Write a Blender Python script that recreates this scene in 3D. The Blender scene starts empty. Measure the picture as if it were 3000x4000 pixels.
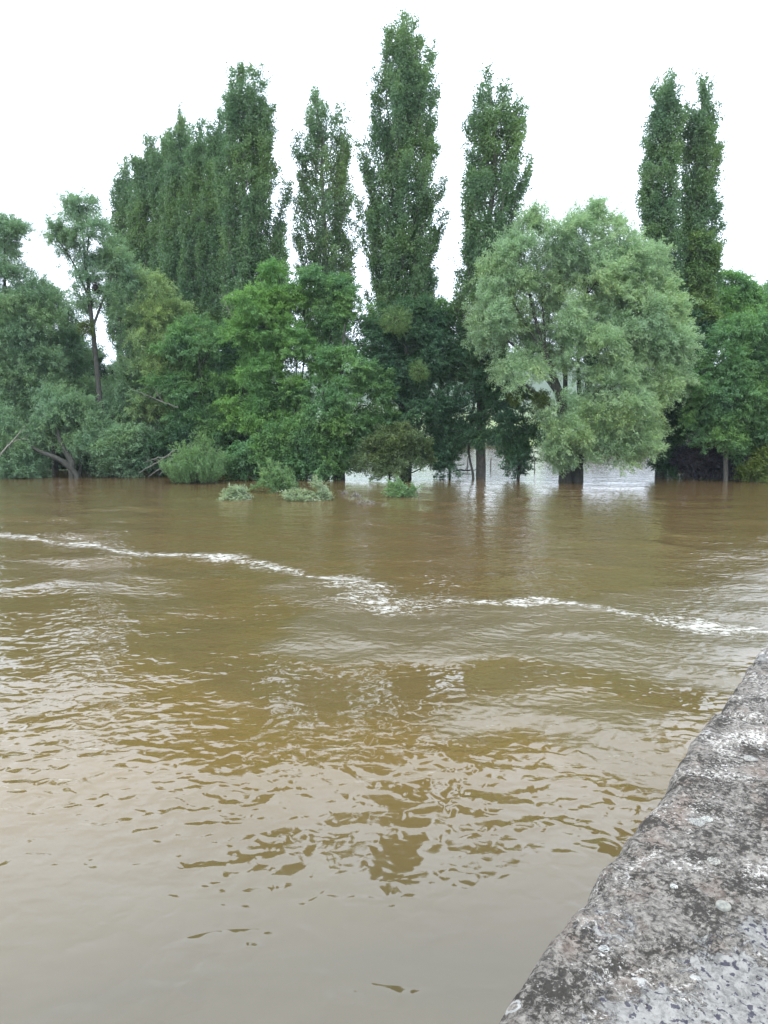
import bpy, math, random
import numpy as np

# ------------------------------------------------------------------ basics
sc = bpy.context.scene
COL = sc.collection
H = 3.87                      # eye height above the flood water (z = 0)
PITCH = math.radians(6.5)
CP, SP = math.cos(PITCH), math.sin(PITCH)
K = 3000.0 / 1659.0           # reading scale of the photograph


def ray(u, v):
    a = (u * K - 1500) / 3000
    b = (2000 - v * K) / 3000
    return np.array([a, CP + SP * b, CP * b - SP])


def at(u, v, d):
    r = ray(u, v)
    return np.array([0, 0, H]) + r * (d / r[1])


def on_water(u, v, z=0.0):
    r = ray(u, v)
    return np.array([0, 0, H]) + r * ((z - H) / r[2])


def unit(a):
    return a / np.maximum(np.linalg.norm(a, axis=-1, keepdims=True), 1e-9)


# ------------------------------------------------------------------ mesh helpers
def np_mesh(name, V, F, mat, parent=None, smooth=False):
    """F: (n,k) array, all faces with k corners."""
    me = bpy.data.meshes.new(name)
    V = np.asarray(V, np.float32)
    F = np.asarray(F, np.int32)
    n, k = F.shape
    me.vertices.add(len(V))
    me.vertices.foreach_set('co', V.ravel())
    me.loops.add(n * k)
    me.loops.foreach_set('vertex_index', F.ravel())
    me.polygons.add(n)
    me.polygons.foreach_set('loop_start', np.arange(0, n * k, k, dtype=np.int32))
    if smooth:
        me.polygons.foreach_set('use_smooth', np.ones(n, bool))
    me.materials.append(mat)
    me.update(calc_edges=True)
    o = bpy.data.objects.new(name, me)
    COL.objects.link(o)
    if parent is not None:
        o.parent = parent
    return o


class Tubes:
    def __init__(self):
        self.V, self.F, self.n = [], [], 0

    def add(self, P, R, k=6):
        P = np.asarray(P, float)
        R = np.asarray(R, float)
        m = len(P)
        T = unit(np.gradient(P, axis=0))
        ref = np.where(np.abs(T[:, 2:3]) > 0.9, np.array([[1.0, 0, 0]]), np.array([[0, 0, 1.0]]))
        A = unit(np.cross(T, ref))
        for i in range(1, m):           # keep the ring orientation steady
            A[i] = A[i - 1] - T[i] * np.dot(A[i - 1], T[i])
            A[i] /= max(np.linalg.norm(A[i]), 1e-9)
        B = np.cross(T, A)
        th = np.linspace(0, 2 * math.pi, k, endpoint=False)
        ring = (P[:, None] + R[:, None, None] * (np.cos(th)[None, :, None] * A[:, None] + np.sin(th)[None, :, None] * B[:, None]))
        self.V.append(ring.reshape(-1, 3))
        idx = self.n + np.arange(m * k).reshape(m, k)
        a, b = idx[:-1], idx[1:]
        f = np.stack([a, np.roll(a, -1, 1), np.roll(b, -1, 1), b], -1).reshape(-1, 4)
        self.F.append(f)
        self.n += m * k

    def build(self, name, mat, parent=None, off=None):
        if not self.V:
            return None
        V = np.concatenate(self.V)
        if off is not None:
            V = V - off
        return np_mesh(name, V, np.concatenate(self.F), mat, parent, smooth=True)


def curve(p0, p1, rng, bend=0.12, sag=0.0, n=7):
    p0, p1 = np.asarray(p0, float), np.asarray(p1, float)
    t = np.linspace(0, 1, n)[:, None]
    L = np.linalg.norm(p1 - p0)
    c1 = rng.normal(0, bend * L, 3)
    c2 = rng.normal(0, bend * 0.5 * L, 3)
    return p0 + (p1 - p0) * t + c1 * np.sin(math.pi * t) + c2 * np.sin(2 * math.pi * t) + np.array([0, 0, sag * L]) * np.sin(math.pi * t)


def leaf_mesh(P, D, N, L, Wd):
    """rhombic, slightly folded leaves"""
    D = unit(D)
    S = unit(np.cross(D, N))
    N = np.cross(S, D)
    L = L[:, None]
    Wd = Wd[:, None]
    a = P
    b = P + D * L * 0.45 + S * Wd * 0.5 + N * Wd * 0.16
    c = P + D * L - N * L * 0.08
    e = P + D * L * 0.45 - S * Wd * 0.5 + N * Wd * 0.16
    V = np.stack([a, b, c, e], 1).reshape(-1, 3)
    F = np.arange(len(V)).reshape(-1, 4)
    return V, F


def tag(o, label=None, cat=None, group=None, kind=None):
    if label: o['label'] = label
    if cat: o['category'] = cat
    if group: o['group'] = group
    if kind: o['kind'] = kind
    return o


def thing(name, label, cat, loc, group=None):
    o = bpy.data.objects.new(name, None)
    o.empty_display_size = 0.3
    COL.objects.link(o)
    o.location = loc
    return tag(o, label, cat, group)


# ------------------------------------------------------------------ materials
def new_mat(name):
    m = bpy.data.materials.new(name)
    m.use_nodes = True
    nt = m.node_tree
    nt.nodes.clear()
    out = nt.nodes.new('ShaderNodeOutputMaterial')
    return m, nt, out


def N(nt, typ, **kw):
    n = nt.nodes.new(typ)
    for k, v in kw.items():
        if k.startswith('_'):
            setattr(n, k[1:], v)
        else:
            n.inputs[k.replace('__', ' ')].default_value = v
    return n


def mixc(nt, fac, a, b, mode='MIX'):
    n = nt.nodes.new('ShaderNodeMix')
    n.data_type = 'RGBA'
    n.blend_type = mode
    n.clamp_factor = True
    for s, v in ((0, fac), (6, a), (7, b)):
        if hasattr(v, 'is_output') or isinstance(v, bpy.types.NodeSocket):
            nt.links.new(v, n.inputs[s])
        elif s == 0:
            n.inputs[0].default_value = v
        else:
            n.inputs[s].default_value = (*v, 1)
    return n.outputs[2]


def math_(nt, op, a, b=None, c=None, clamp=False):
    n = nt.nodes.new('ShaderNodeMath')
    n.operation = op
    n.use_clamp = clamp
    for i, v in enumerate((a, b, c)):
        if v is None: continue
        if isinstance(v, bpy.types.NodeSocket):
            nt.links.new(v, n.inputs[i])
        else:
            n.inputs[i].default_value = v
    return n.outputs[0]


def ramp(nt, fac, stops, interp='LINEAR'):
    n = nt.nodes.new('ShaderNodeValToRGB')
    n.color_ramp.interpolation = interp
    e = n.color_ramp.elements
    while len(e) < len(stops): e.new(0.5)
    for el, (p, c) in zip(e, stops):
        el.position = p
        el.color = (c, c, c, 1) if not hasattr(c, '__len__') else (*c, 1)
    nt.links.new(fac, n.inputs[0])
    return n.outputs[0]


def noise(nt, vec, scale, detail=3, rough=0.55, dist=0.0):
    n = nt.nodes.new('ShaderNodeTexNoise')
    n.inputs['Scale'].default_value = scale
    n.inputs['Detail'].default_value = detail
    n.inputs['Roughness'].default_value = rough
    n.inputs['Distortion'].default_value = dist
    if vec is not None: nt.links.new(vec, n.inputs['Vector'])
    return n.outputs['Fac']


def mapping(nt, vec, scale=(1, 1, 1), rot=(0, 0, 0), loc=(0, 0, 0)):
    n = nt.nodes.new('ShaderNodeMapping')
    n.inputs['Scale'].default_value = scale
    n.inputs['Rotation'].default_value = rot
    n.inputs['Location'].default_value = loc
    nt.links.new(vec, n.inputs['Vector'])
    return n.outputs[0]


def leaf_mat(name, ca, cb, trans=0.3, gloss=0.35, cc=None):
    m, nt, out = new_mat(name)
    geo = N(nt, 'ShaderNodeNewGeometry')
    tc = N(nt, 'ShaderNodeTexCoord')
    nz = noise(nt, tc.outputs['Object'], 0.55, 3, 0.6)
    f = math_(nt, 'ADD', math_(nt, 'MULTIPLY', geo.outputs['Random Per Island'], 0.55),
              math_(nt, 'MULTIPLY_ADD', nz, 1.8, -0.65))
    col = mixc(nt, f, ca, cb)
    # whole boughs differ: some yellower, some bluer
    hue = noise(nt, mapping(nt, tc.outputs['Object'], (1, 1, 1), (0, 0, 0), (7, 3, 5)), 0.30, 2, 0.5)
    col = mixc(nt, ramp(nt, hue, [(0.46, 0.0), (0.66, 0.85)]), col, mixc(nt, 1.0, col, (1.16, 1.08, 0.76), 'MULTIPLY'))
    col = mixc(nt, ramp(nt, hue, [(0.34, 0.6), (0.46, 0.0)]), col, mixc(nt, 1.0, col, (0.78, 0.88, 1.0), 'MULTIPLY'))
    if cc:      # the pale underside of the leaf
        col = mixc(nt, math_(nt, 'MULTIPLY', geo.outputs['Backfacing'], 0.8), col, cc)
    p = N(nt, 'ShaderNodeBsdfPrincipled', Roughness=0.5)
    p.inputs['Specular IOR Level'].default_value = gloss
    nt.links.new(col, p.inputs['Base Color'])
    t = N(nt, 'ShaderNodeBsdfTranslucent')
    nt.links.new(mixc(nt, 1.0, col, (1.1, 1.25, 0.75), 'MULTIPLY'), t.inputs['Color'])
    mx = N(nt, 'ShaderNodeMixShader', Fac=trans + .08)
    nt.links.new(p.outputs[0], mx.inputs[1])
    nt.links.new(t.outputs[0], mx.inputs[2])
    nt.links.new(mx.outputs[0], out.inputs[0])
    return m


def bark_mat(name, ca, cb, scale=(6, 6, 1.5)):
    m, nt, out = new_mat(name)
    tc = N(nt, 'ShaderNodeTexCoord')
    v = mapping(nt, tc.outputs['Object'], scale)
    n1 = noise(nt, v, 2.0, 5, 0.65)
    p = N(nt, 'ShaderNodeBsdfPrincipled', Roughness=0.85)
    nt.links.new(mixc(nt, ramp(nt, n1, [(0.35, 0.0), (0.65, 1.0)]), ca, cb), p.inputs['Base Color'])
    b = N(nt, 'ShaderNodeBump', Strength=0.8, Distance=0.05)
    nt.links.new(n1, b.inputs['Height'])
    nt.links.new(b.outputs[0], p.inputs['Normal'])
    nt.links.new(p.outputs[0], out.inputs[0])
    return m


M = {}
M['poplar'] = leaf_mat('poplar leaves', (0.075, 0.150, 0.068), (0.152, 0.249, 0.106), 0.25, 0.45)
M['poplar_pale'] = leaf_mat('pale poplar leaves', (0.094, 0.166, 0.079), (0.179, 0.275, 0.127), 0.28, 0.45)
M['willow'] = leaf_mat('silver willow leaves', (0.183, 0.286, 0.144), (0.348, 0.465, 0.246), 0.3, 0.4, (0.384, 0.505, 0.370))
M['grey_willow'] = leaf_mat('grey willow leaves', (0.118, 0.213, 0.116), (0.224, 0.341, 0.191), 0.28, 0.4, (0.268, 0.383, 0.263))
M['pale'] = leaf_mat('pale willow leaves', (0.184, 0.276, 0.099), (0.298, 0.400, 0.162), 0.3, 0.35, (0.325, 0.414, 0.231))
M['ash'] = leaf_mat('ash leaves', (0.093, 0.192, 0.093), (0.187, 0.332, 0.128), 0.33, 0.35)
M['ash_light'] = leaf_mat('fresh ash leaves', (0.115, 0.233, 0.083), (0.216, 0.379, 0.125), 0.35, 0.3)
M['dark'] = leaf_mat('dark alder leaves', (0.042, 0.102, 0.059), (0.085, 0.172, 0.085), 0.25, 0.35)
M['olive'] = leaf_mat('olive scrub leaves', (0.092, 0.145, 0.062), (0.172, 0.228, 0.108), 0.28, 0.3)
M['yellow'] = leaf_mat('yellow green leaves', (0.105, 0.156, 0.040), (0.186, 0.240, 0.067), 0.33, 0.3)
M['bush'] = leaf_mat('osier leaves', (0.099, 0.214, 0.082), (0.202, 0.328, 0.127), 0.3, 0.35, (0.241, 0.328, 0.178))
M['drowned'] = leaf_mat('drowned willow leaves', (0.202, 0.275, 0.142), (0.347, 0.412, 0.246), 0.3, 0.4, (0.416, 0.449, 0.344))
M['purple'] = leaf_mat('dusky purple leaves', (0.045, 0.044, 0.058), (0.083, 0.075, 0.090), 0.2, 0.3)
M['ivy'] = leaf_mat('ivy leaves', (0.082, 0.160, 0.047), (0.169, 0.254, 0.078), 0.2, 0.4)
M['mistletoe'] = leaf_mat('mistletoe leaves', (0.065, 0.101, 0.018), (0.117, 0.155, 0.032), 0.25, 0.3)
M['hillwood'] = leaf_mat('far wood leaves', (0.042, 0.087, 0.049), (0.091, 0.145, 0.073), 0.2, 0.2)
M['bark'] = bark_mat('dark wet bark', (0.024, 0.025, 0.020), (0.066, 0.064, 0.050))
M['bark_grey'] = bark_mat('grey bark', (0.07, 0.065, 0.055), (0.16, 0.148, 0.125))
M['bark_pale'] = bark_mat('bleached dead wood', (0.19, 0.175, 0.145), (0.34, 0.315, 0.27))
M['nest'] = bark_mat('nest twigs', (0.018, 0.015, 0.012), (0.05, 0.042, 0.034))
M['post'] = bark_mat('weathered fence wood', (0.12, 0.11, 0.095), (0.24, 0.22, 0.19))
M['rail'] = bark_mat('pale painted rail', (0.42, 0.42, 0.40), (0.62, 0.62, 0.59))


# ------------------------------------------------------------------ foliage
STYLES = {
    # leaf length, width, leaves per spray, spray length, jitter, gravity on shoot, wind, up bias of normals, flatness
    'poplar': dict(l=0.140, w=0.118, n=22, sl=0.78, jit=0.14, droop=0.55, wind=0.18, up=0.4, flat=0.0),
    'willow': dict(l=0.190, w=0.056, n=46, sl=0.90, jit=0.13, droop=-0.10, wind=0.45, up=0.8, flat=0.0),
    'ash':    dict(l=0.185, w=0.078, n=36, sl=0.70, jit=0.14, droop=-0.12, wind=0.12, up=1.15, flat=0.5),
    'round':  dict(l=0.140, w=0.102, n=36, sl=0.60, jit=0.15, droop=0.05, wind=0.10, up=0.9, flat=0.2),
    'osier':  dict(l=0.170, w=0.042, n=30, sl=0.90, jit=0.06, droop=0.9, wind=0.0, up=0.45, flat=0.0),
}


def sprays_to_leaves(C, A, O, st, rng, scale=1.0):
    """C spray bases, A spray axes (unit), O outward directions: returns a leaf mesh."""
    n = st['n']
    m = len(C)
    A = unit(A + np.array([st['wind'], 0, st['droop']]) + rng.normal(0, 0.28, (m, 3)))
    SL = st['sl'] * scale * rng.uniform(0.6, 1.25, m)
    t = rng.random((m, n)) ** 0.85
    P = C[:, None] + A[:, None] * (t * SL[:, None])[..., None]
    J = rng.normal(0, st['jit'] * scale, (m, n, 3))
    J[..., 2] *= (1 - st['flat'])
    P = P + J * (1.15 - 0.6 * t[..., None])
    P[..., 2] -= 0.10 * st['sl'] * t ** 2
    D = unit(A[:, None] * 0.7 + rng.normal(0, 0.5, (m, n, 3)) + np.array([st['wind'] * 0.5, 0, -0.15]))
    Nn = unit(np.array([0, 0, st['up']]) + O[:, None] * 0.45 + rng.normal(0, 0.55, (m, n, 3)))
    L = st['l'] * scale * rng.uniform(0.65, 1.25, m * n)
    Wd = st['w'] * scale * rng.uniform(0.7, 1.25, m * n)
    return leaf_mesh(P.reshape(-1, 3), D.reshape(-1, 3), Nn.reshape(-1, 3), L, Wd)


TOTAL = [0]


def crown(parts, mat, parent, off, name='crown'):
    V = np.concatenate([p[0] for p in parts])
    n = len(V)
    TOTAL[0] += n // 4
    return np_mesh(name, V - off, np.arange(n).reshape(-1, 4), mat, parent)


def lobed_tree(name, label, cat, base, d, lobes, style, mat, trunks=(), group=None, seed=1,
               dens=1.0, clump=0.76, bark='bark', scale=1.0, fork=0.45, limb_r=0.07, depth=0.8, shell=0.45):
    """A branching tree. base, lobes and trunks are read off the photograph and placed at the tree's own distance d.
    lobes: (u, v, ru, rv[, dy]) ellipsoids of the crown; trunks: polylines of (u, v, radius[, dy])."""
    rng = np.random.default_rng(seed)
    st = STYLES[style]
    root = at(*base, d)
    root[2] = 0.0
    e = thing(name, label, cat, root, group)
    mpp = d * K / 3000.0
    tb = Tubes()
    spine = []
    for tr in trunks:
        P = np.array([at(q[0], q[1], d + (q[3] if len(q) > 3 else 0)) for q in tr])
        R = np.array([q[2] for q in tr])
        if abs(tr[0][1] - base[1]) < 30:      # stands in the water: go on down to the bed
            P = np.vstack([P[:1] - np.array([0, 0, 1.6]), P])
            R = np.concatenate([R[:1] * 1.12, R])
        t = np.linspace(0, 1, len(P))
        tt = np.linspace(0, 1, len(P) * 4)
        Pi = np.stack([np.interp(tt, t, P[:, k]) for k in range(3)], 1)
        Pi[1:-1] += rng.normal(0, 0.035, (len(Pi) - 2, 3))
        for _ in range(2):
            Pi[1:-1] = (Pi[:-2] + 2 * Pi[1:-1] + Pi[2:]) / 4
        Ri = np.interp(tt, t, R) * rng.uniform(0.93, 1.08, len(tt))
        tb.add(Pi, Ri, 9)
        spine += [(p, r) for p, r in zip(Pi, Ri)]
    if not spine:
        spine = [(root + np.array([0, 0, 0.1]), 0.1)]
    SPp = np.array([s[0] for s in spine])
    SPr = np.array([s[1] for s in spine])
    parts = []
    for lb in lobes:
        c = at(lb[0], lb[1], d) + np.array([0, lb[4] if len(lb) > 4 else 0.0, 0])
        rx, rz = lb[2] * mpp, lb[3] * mpp
        ry = max(rx, 0.6 * rz) * depth
        # limb from the trunk to the lobe
        low = c - np.array([0, 0, rz * 0.6])
        dd = np.linalg.norm(SPp - low, axis=1) + 2.0 * np.maximum(0, SPp[:, 2] - low[2])
        j = int(np.argmin(dd))
        top = c + np.array([0, 0, rz * 0.35])
        lp = curve(SPp[j], top, rng, 0.07, 0.0, 10)
        r0 = min(SPr[j] * 0.75, limb_r * (0.6 + 0.4 * rz))
        tb.add(lp, np.linspace(r0, 0.018, 10), 6)
        # clumps in the lobe, most of them near its surface
        area = math.pi * rx * rz
        nc = max(4, int(area * 2.2 * dens / (clump / 0.62) ** 2.2))
        dirs = unit(rng.normal(0, 1, (nc, 3)))
        lump = 1 + 0.20 * np.sin(dirs @ rng.normal(0, 2.6, 3) + rng.random() * 6) + 0.12 * np.sin(dirs @ rng.normal(0, 5, 3) + rng.random() * 6)
        rad = (shell + (1.02 - shell) * rng.random(nc) ** 0.6) * lump
        cc = c + dirs * rad[:, None] * np.array([rx, ry, rz])
        cc[:, 2] = np.maximum(cc[:, 2], 0.25)
        # twigs from the limb to every clump
        for q in cc:
            i = int(np.clip(np.argmin(np.linalg.norm(lp - (q - np.array([0, 0, 0.5 * rz])), axis=1)), 1, 9))
            tb.add(curve(lp[i], q, rng, 0.08, -0.03, 5), np.linspace(0.030, 0.009, 5) * (0.7 + 0.25 * rz), 4)
        # sprays round each clump, thicker above than below
        ns = max(3, int(22 * clump / 0.62))
        sd = unit(rng.normal(0, 1, (nc, ns, 3)) + np.array([0, 0, 0.60]) + dirs[:, None] * 0.35)
        cr = clump * rng.uniform(0.6, 1.25, (nc, 1, 1))
        Cs = cc[:, None] + sd * cr * rng.uniform(0.25, 0.9, (nc, ns, 1)) * np.array([1.15, 1.15, 0.66])
        parts.append(sprays_to_leaves(Cs.reshape(-1, 3), sd.reshape(-1, 3), unit(sd * 0.7 + dirs[:, None] * 0.5).reshape(-1, 3), st, rng, scale))
    tb.build('trunk', M[bark], e, root)
    for p in parts:     # no leaves under the water
        v = p[0].reshape(-1, 4, 3)
        p_ok = v[:, :, 2].min(1) > 0.02
        v[~p_ok] = v[~p_ok] + np.array([0, 0, 0.02]) - np.minimum(v[~p_ok][:, :, 2].min(1), 0)[:, None, None] * np.array([0, 0, 1.0])
    crown(parts, M[mat], e, root)
    return e


def poplar(label, outline, d, base_u, seed, mat='poplar', nb=80, leader_n=1, group='lombardy poplars behind the far bank',
           crown_from=0.06, r0=0.32, dens=1.0, fine=1.0, ivy=None):
    """outline: (v, u_left, u_right) rows down the crown."""
    rng = np.random.default_rng(seed)
    st = STYLES['poplar']
    root = at(base_u, 1030, d)
    root[2] = 0
    e = thing('lombardy_poplar', label, 'poplar', root, group)
    rows = sorted([(at(0, v, d)[2], at(ul, v, d)[0], at(ur, v, d)[0]) for v, ul, ur in outline])
    Z = np.array([r[0] for r in rows]); XL = np.array([r[1] for r in rows]); XR = np.array([r[2] for r in rows])
    Z[-1] -= 0.30
    top = Z[-1]
    z0 = max(1.0, Z[0])
    tb = Tubes()
    zt = np.linspace(-1.6, top - 0.5, 24)
    xc = np.interp(zt, Z, (XL + XR) / 2)
    bl = np.clip((zt - z0) / 8, 0, 1)
    xt = root[0] * (1 - bl) + xc * bl
    wob = np.cumsum(rng.normal(0, 0.06, (24, 2)), 0)
    tr = np.stack([xt + wob[:, 0], root[1] + wob[:, 1], zt], 1)
    rr = r0 * (1 - np.clip(zt / top, 0, 1)) ** 0.8 + 0.03
    tb.add(tr, rr, 9)
    Cs, Ax, Ou = [], [], []
    nb = int(nb * (.86 if d > 61.5 else .70))
    for i in range(nb):
        s0 = (i + rng.random()) / nb
        zs = z0 + (top - z0) * (0.02 + 0.88 * s0 ** 1.1) - 1.5
        zs = max(zs, 0.8)
        Lz = (top - z0) * rng.uniform(0.15, 0.33) * (1.1 - .35 * s0)
        fr = 0.34 + 0.74 * rng.random() ** 0.5
        ze = min(zs + Lz, top - 0.3 - 3.0 * rng.random() ** .8 * fr)
        az = i * 2.39996 + rng.normal(0, 0.35)
        hw = 0.5 * (np.interp(ze, Z, XR) - np.interp(ze, Z, XL)) * 1.0
        # reach limited by the outline along the whole branch
        reach = hw * fr
        p0 = np.array([np.interp(zs, zt, tr[:, 0]), np.interp(zs, zt, tr[:, 1]), zs])
        cx = np.interp(ze, Z, (XL + XR) / 2)
        m = 9
        s = np.linspace(0, 1, m)
        zc = zs + (ze - zs) * s ** 1.12
        ox = math.cos(az) * reach; oy = math.sin(az) * reach
        xx = p0[0] + (cx - p0[0]) * s + ox * s ** 0.42
        yy = p0[1] + oy * s ** 0.42
        P = np.stack([xx, yy, zc], 1)
        P[1:] += rng.normal(0, 0.07, (m - 1, 3))
        tb.add(P, np.linspace(0.075, 0.012, m) * (1.25 - 0.6 * s0), 5)
        L = np.linalg.norm(np.diff(P, axis=0), axis=1).sum()
        n = int(L / 0.074 * dens)
        ts = 0.10 + 0.90 * rng.random(n)
        # bare stretches: leaves gather in plumes along the branch
        ph, fr = rng.random() * 6.28, rng.uniform(1.5, 3.0)
        keep = (np.sin(ts * fr * 6.28 + ph) > -0.62 + 0.25 * (1 - ts)) | (rng.random(n) < 0.22)
        ts = ts[keep]
        n = len(ts)
        Q = np.stack([np.interp(ts, s, P[:, k]) for k in range(3)], 1)
        side = unit(rng.normal(0, 1, (n, 3)) * np.array([1, 1, 0.3]) + np.array([math.cos(az), math.sin(az), 0]) * 0.45)
        wid = (0.47 - 0.25 * ts) * min(1.0, 0.35 + hw / 2.2)
        Q = Q + side * (wid * rng.random(n) ** 0.7)[:, None]
        Cs.append(Q)
        Ax.append(unit(side * 0.55 + np.array([0, 0, 0.8])))
        Ou.append(unit(side + np.array([math.cos(az), math.sin(az), 0.2]) * 0.6))
    # leader
    n = int(40 * dens)
    zq = top - rng.random(n) * (top - z0) * 0.2
    Q = np.stack([np.interp(zq, zt, tr[:, 0]), np.interp(zq, zt, tr[:, 1]), np.minimum(zq, top - 0.4)], 1) + rng.normal(0, 0.15, (n, 3))
    Cs.append(Q); Ax.append(np.tile([0, 0, 1.0], (n, 1))); Ou.append(unit(rng.normal(0, 1, (n, 3))))
    C = np.concatenate(Cs); A = np.concatenate(Ax); O = np.concatenate(Ou)
    # trim whatever pokes out of the outline (loosely)
    l = np.interp(C[:, 2] + 0.4, Z, XL) - 0.45; r = np.interp(C[:, 2] + 0.4, Z, XR) + 0.45
    cx = (l + r) / 2
    C[:, 0] = np.where(C[:, 0] < l, cx + (C[:, 0] - cx) * 0.8, np.where(C[:, 0] > r, cx + (C[:, 0] - cx) * 0.8, C[:, 0]))
    ok = (C[:, 2] > 0.6) & (C[:, 2] < top)
    C, A, O = C[ok], A[ok], O[ok]
    tb.build('trunk', M['bark_grey'] if seed % 2 else M['bark'], e, root)
    crown([sprays_to_leaves(C, A, O, st, rng, fine)], M[mat], e, root)
    return e


# ------------------------------------------------------------------ poplars (left to right)
def simple_outline(cx, top, wl, wr, bottom, lean=0, sharp=0.55):
    H_ = bottom - top
    rows = []
    for t in (0, 0.03, 0.08, 0.16, 0.28, 0.45, 0.65, 0.85, 1.0):
        w = min(1.0, (t / 0.42) ** sharp) if t < 0.42 else 1.0 - 0.25 * max(0, t - 0.6) / 0.4
        c = cx + lean * (1 - t)
        rows.append((top + H_ * t, c - wl * w - 3, c + wr * w + 3))
    return rows


PG = 'lombardy poplars behind the far bank'
poplar('shortest dark poplar at the left end of the receding poplar row', simple_outline(266, 345, 36, 34, 760, 8), 84, 262, 11, nb=60, dens=1.0, fine=1.15)
poplar('dark poplar second from the left end of the poplar row, with a ragged double tip', simple_outline(308, 288, 40, 34, 780, 10), 80, 306, 12, nb=66, fine=1.15)
poplar('slim dark poplar third from the left end of the poplar row', simple_outline(354, 278, 32, 30, 780, -6), 78, 352, 13, nb=60, fine=1.1)
poplar('dark poplar in the middle of the left row with a blunt tip leaning right', simple_outline(388, 224, 38, 38, 790, -4), 74, 388, 14, nb=72, fine=1.1)
poplar('broad poplar with a low rounded tip in the left row, fifth from its left end', simple_outline(430, 256, 40, 38, 800, 0), 70, 430, 15, nb=72, fine=1.05)
poplar('narrow pointed poplar tucked behind the tallest poplar of the left row', simple_outline(466, 224, 32, 34, 800, 0), 68, 468, 16, nb=66)
poplar('tall broad poplar ending the left row on its right', [(131, 528, 542), (150, 508, 560), (180, 490, 578), (215, 484, 585), (260, 476, 592), (330, 470, 598), (400, 468, 610), (450, 472, 612), (520, 478, 604), (560, 482, 592), (640, 486, 588), (760, 490, 582), (860, 500, 575)],
       62, 540, 17, nb=120, dens=1.05)
poplar('small pointed poplar top showing over the bright green ash, right of the left row', simple_outline(603, 514, 16, 18, 760, 0), 80, 603, 18, nb=34, fine=1.1)
poplar('sparse thin-leaved poplar with a broken twiggy top and open middle', [(184, 690, 712), (215, 656, 724), (250, 648, 742), (280, 646, 756), (340, 642, 762), (400, 636, 764), (470, 633, 770), (560, 640, 770), (620, 646, 764), (720, 650, 760), (820, 656, 755)],
       64, 703, 19, mat='poplar_pale', nb=84, dens=0.85)
poplar('tallest poplar of all, standing in the middle of the picture', [(30, 868, 888), (48, 846, 902), (80, 832, 922), (120, 822, 935), (155, 803, 938), (210, 794, 942), (260, 786, 946), (340, 780, 956), (420, 781, 960), (500, 784, 958), (560, 790, 954), (640, 792, 946), (760, 800, 940), (880, 810, 930)],
       61, 872, 20, nb=150, dens=1.05, r0=0.42)
poplar('lone poplar with a straight dark trunk in the water left of the silver willow', [(134, 1040, 1062), (150, 1026, 1082), (180, 1024, 1098), (220, 1016, 1122), (260, 1008, 1132), (320, 1004, 1142), (380, 996, 1150), (430, 990, 1148), (480, 990, 1136), (540, 988, 1122), (600, 986, 1112), (660, 988, 1104), (740, 1004, 1096), (840, 1016, 1080)],
       56, 1042, 21, nb=118, dens=1.0, r0=0.34)
poplar('left one of the twin poplars right of the silver willow, with a slim tip', [(148, 1434, 1446), (170, 1420, 1456), (210, 1404, 1458), (260, 1390, 1457), (320, 1380, 1454), (400, 1376, 1454), (480, 1373, 1456), (530, 1378, 1460), (600, 1400, 1468), (700, 1405, 1470), (820, 1408, 1475)],
       58, 1430, 22, nb=92, r0=0.4, dens=1.0)
poplar('right one of the twin poplars right of the silver willow, bushier on its right side', [(156, 1494, 1512), (180, 1488, 1522), (230, 1482, 1536), (280, 1477, 1548), (340, 1476, 1546), (400, 1474, 1552), (490, 1472, 1550), (520, 1462, 1546), (620, 1460, 1540), (700, 1458, 1536), (820, 1450, 1524)],
       59, 1486, 23, nb=100, r0=0.38, dens=1.05)

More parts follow.
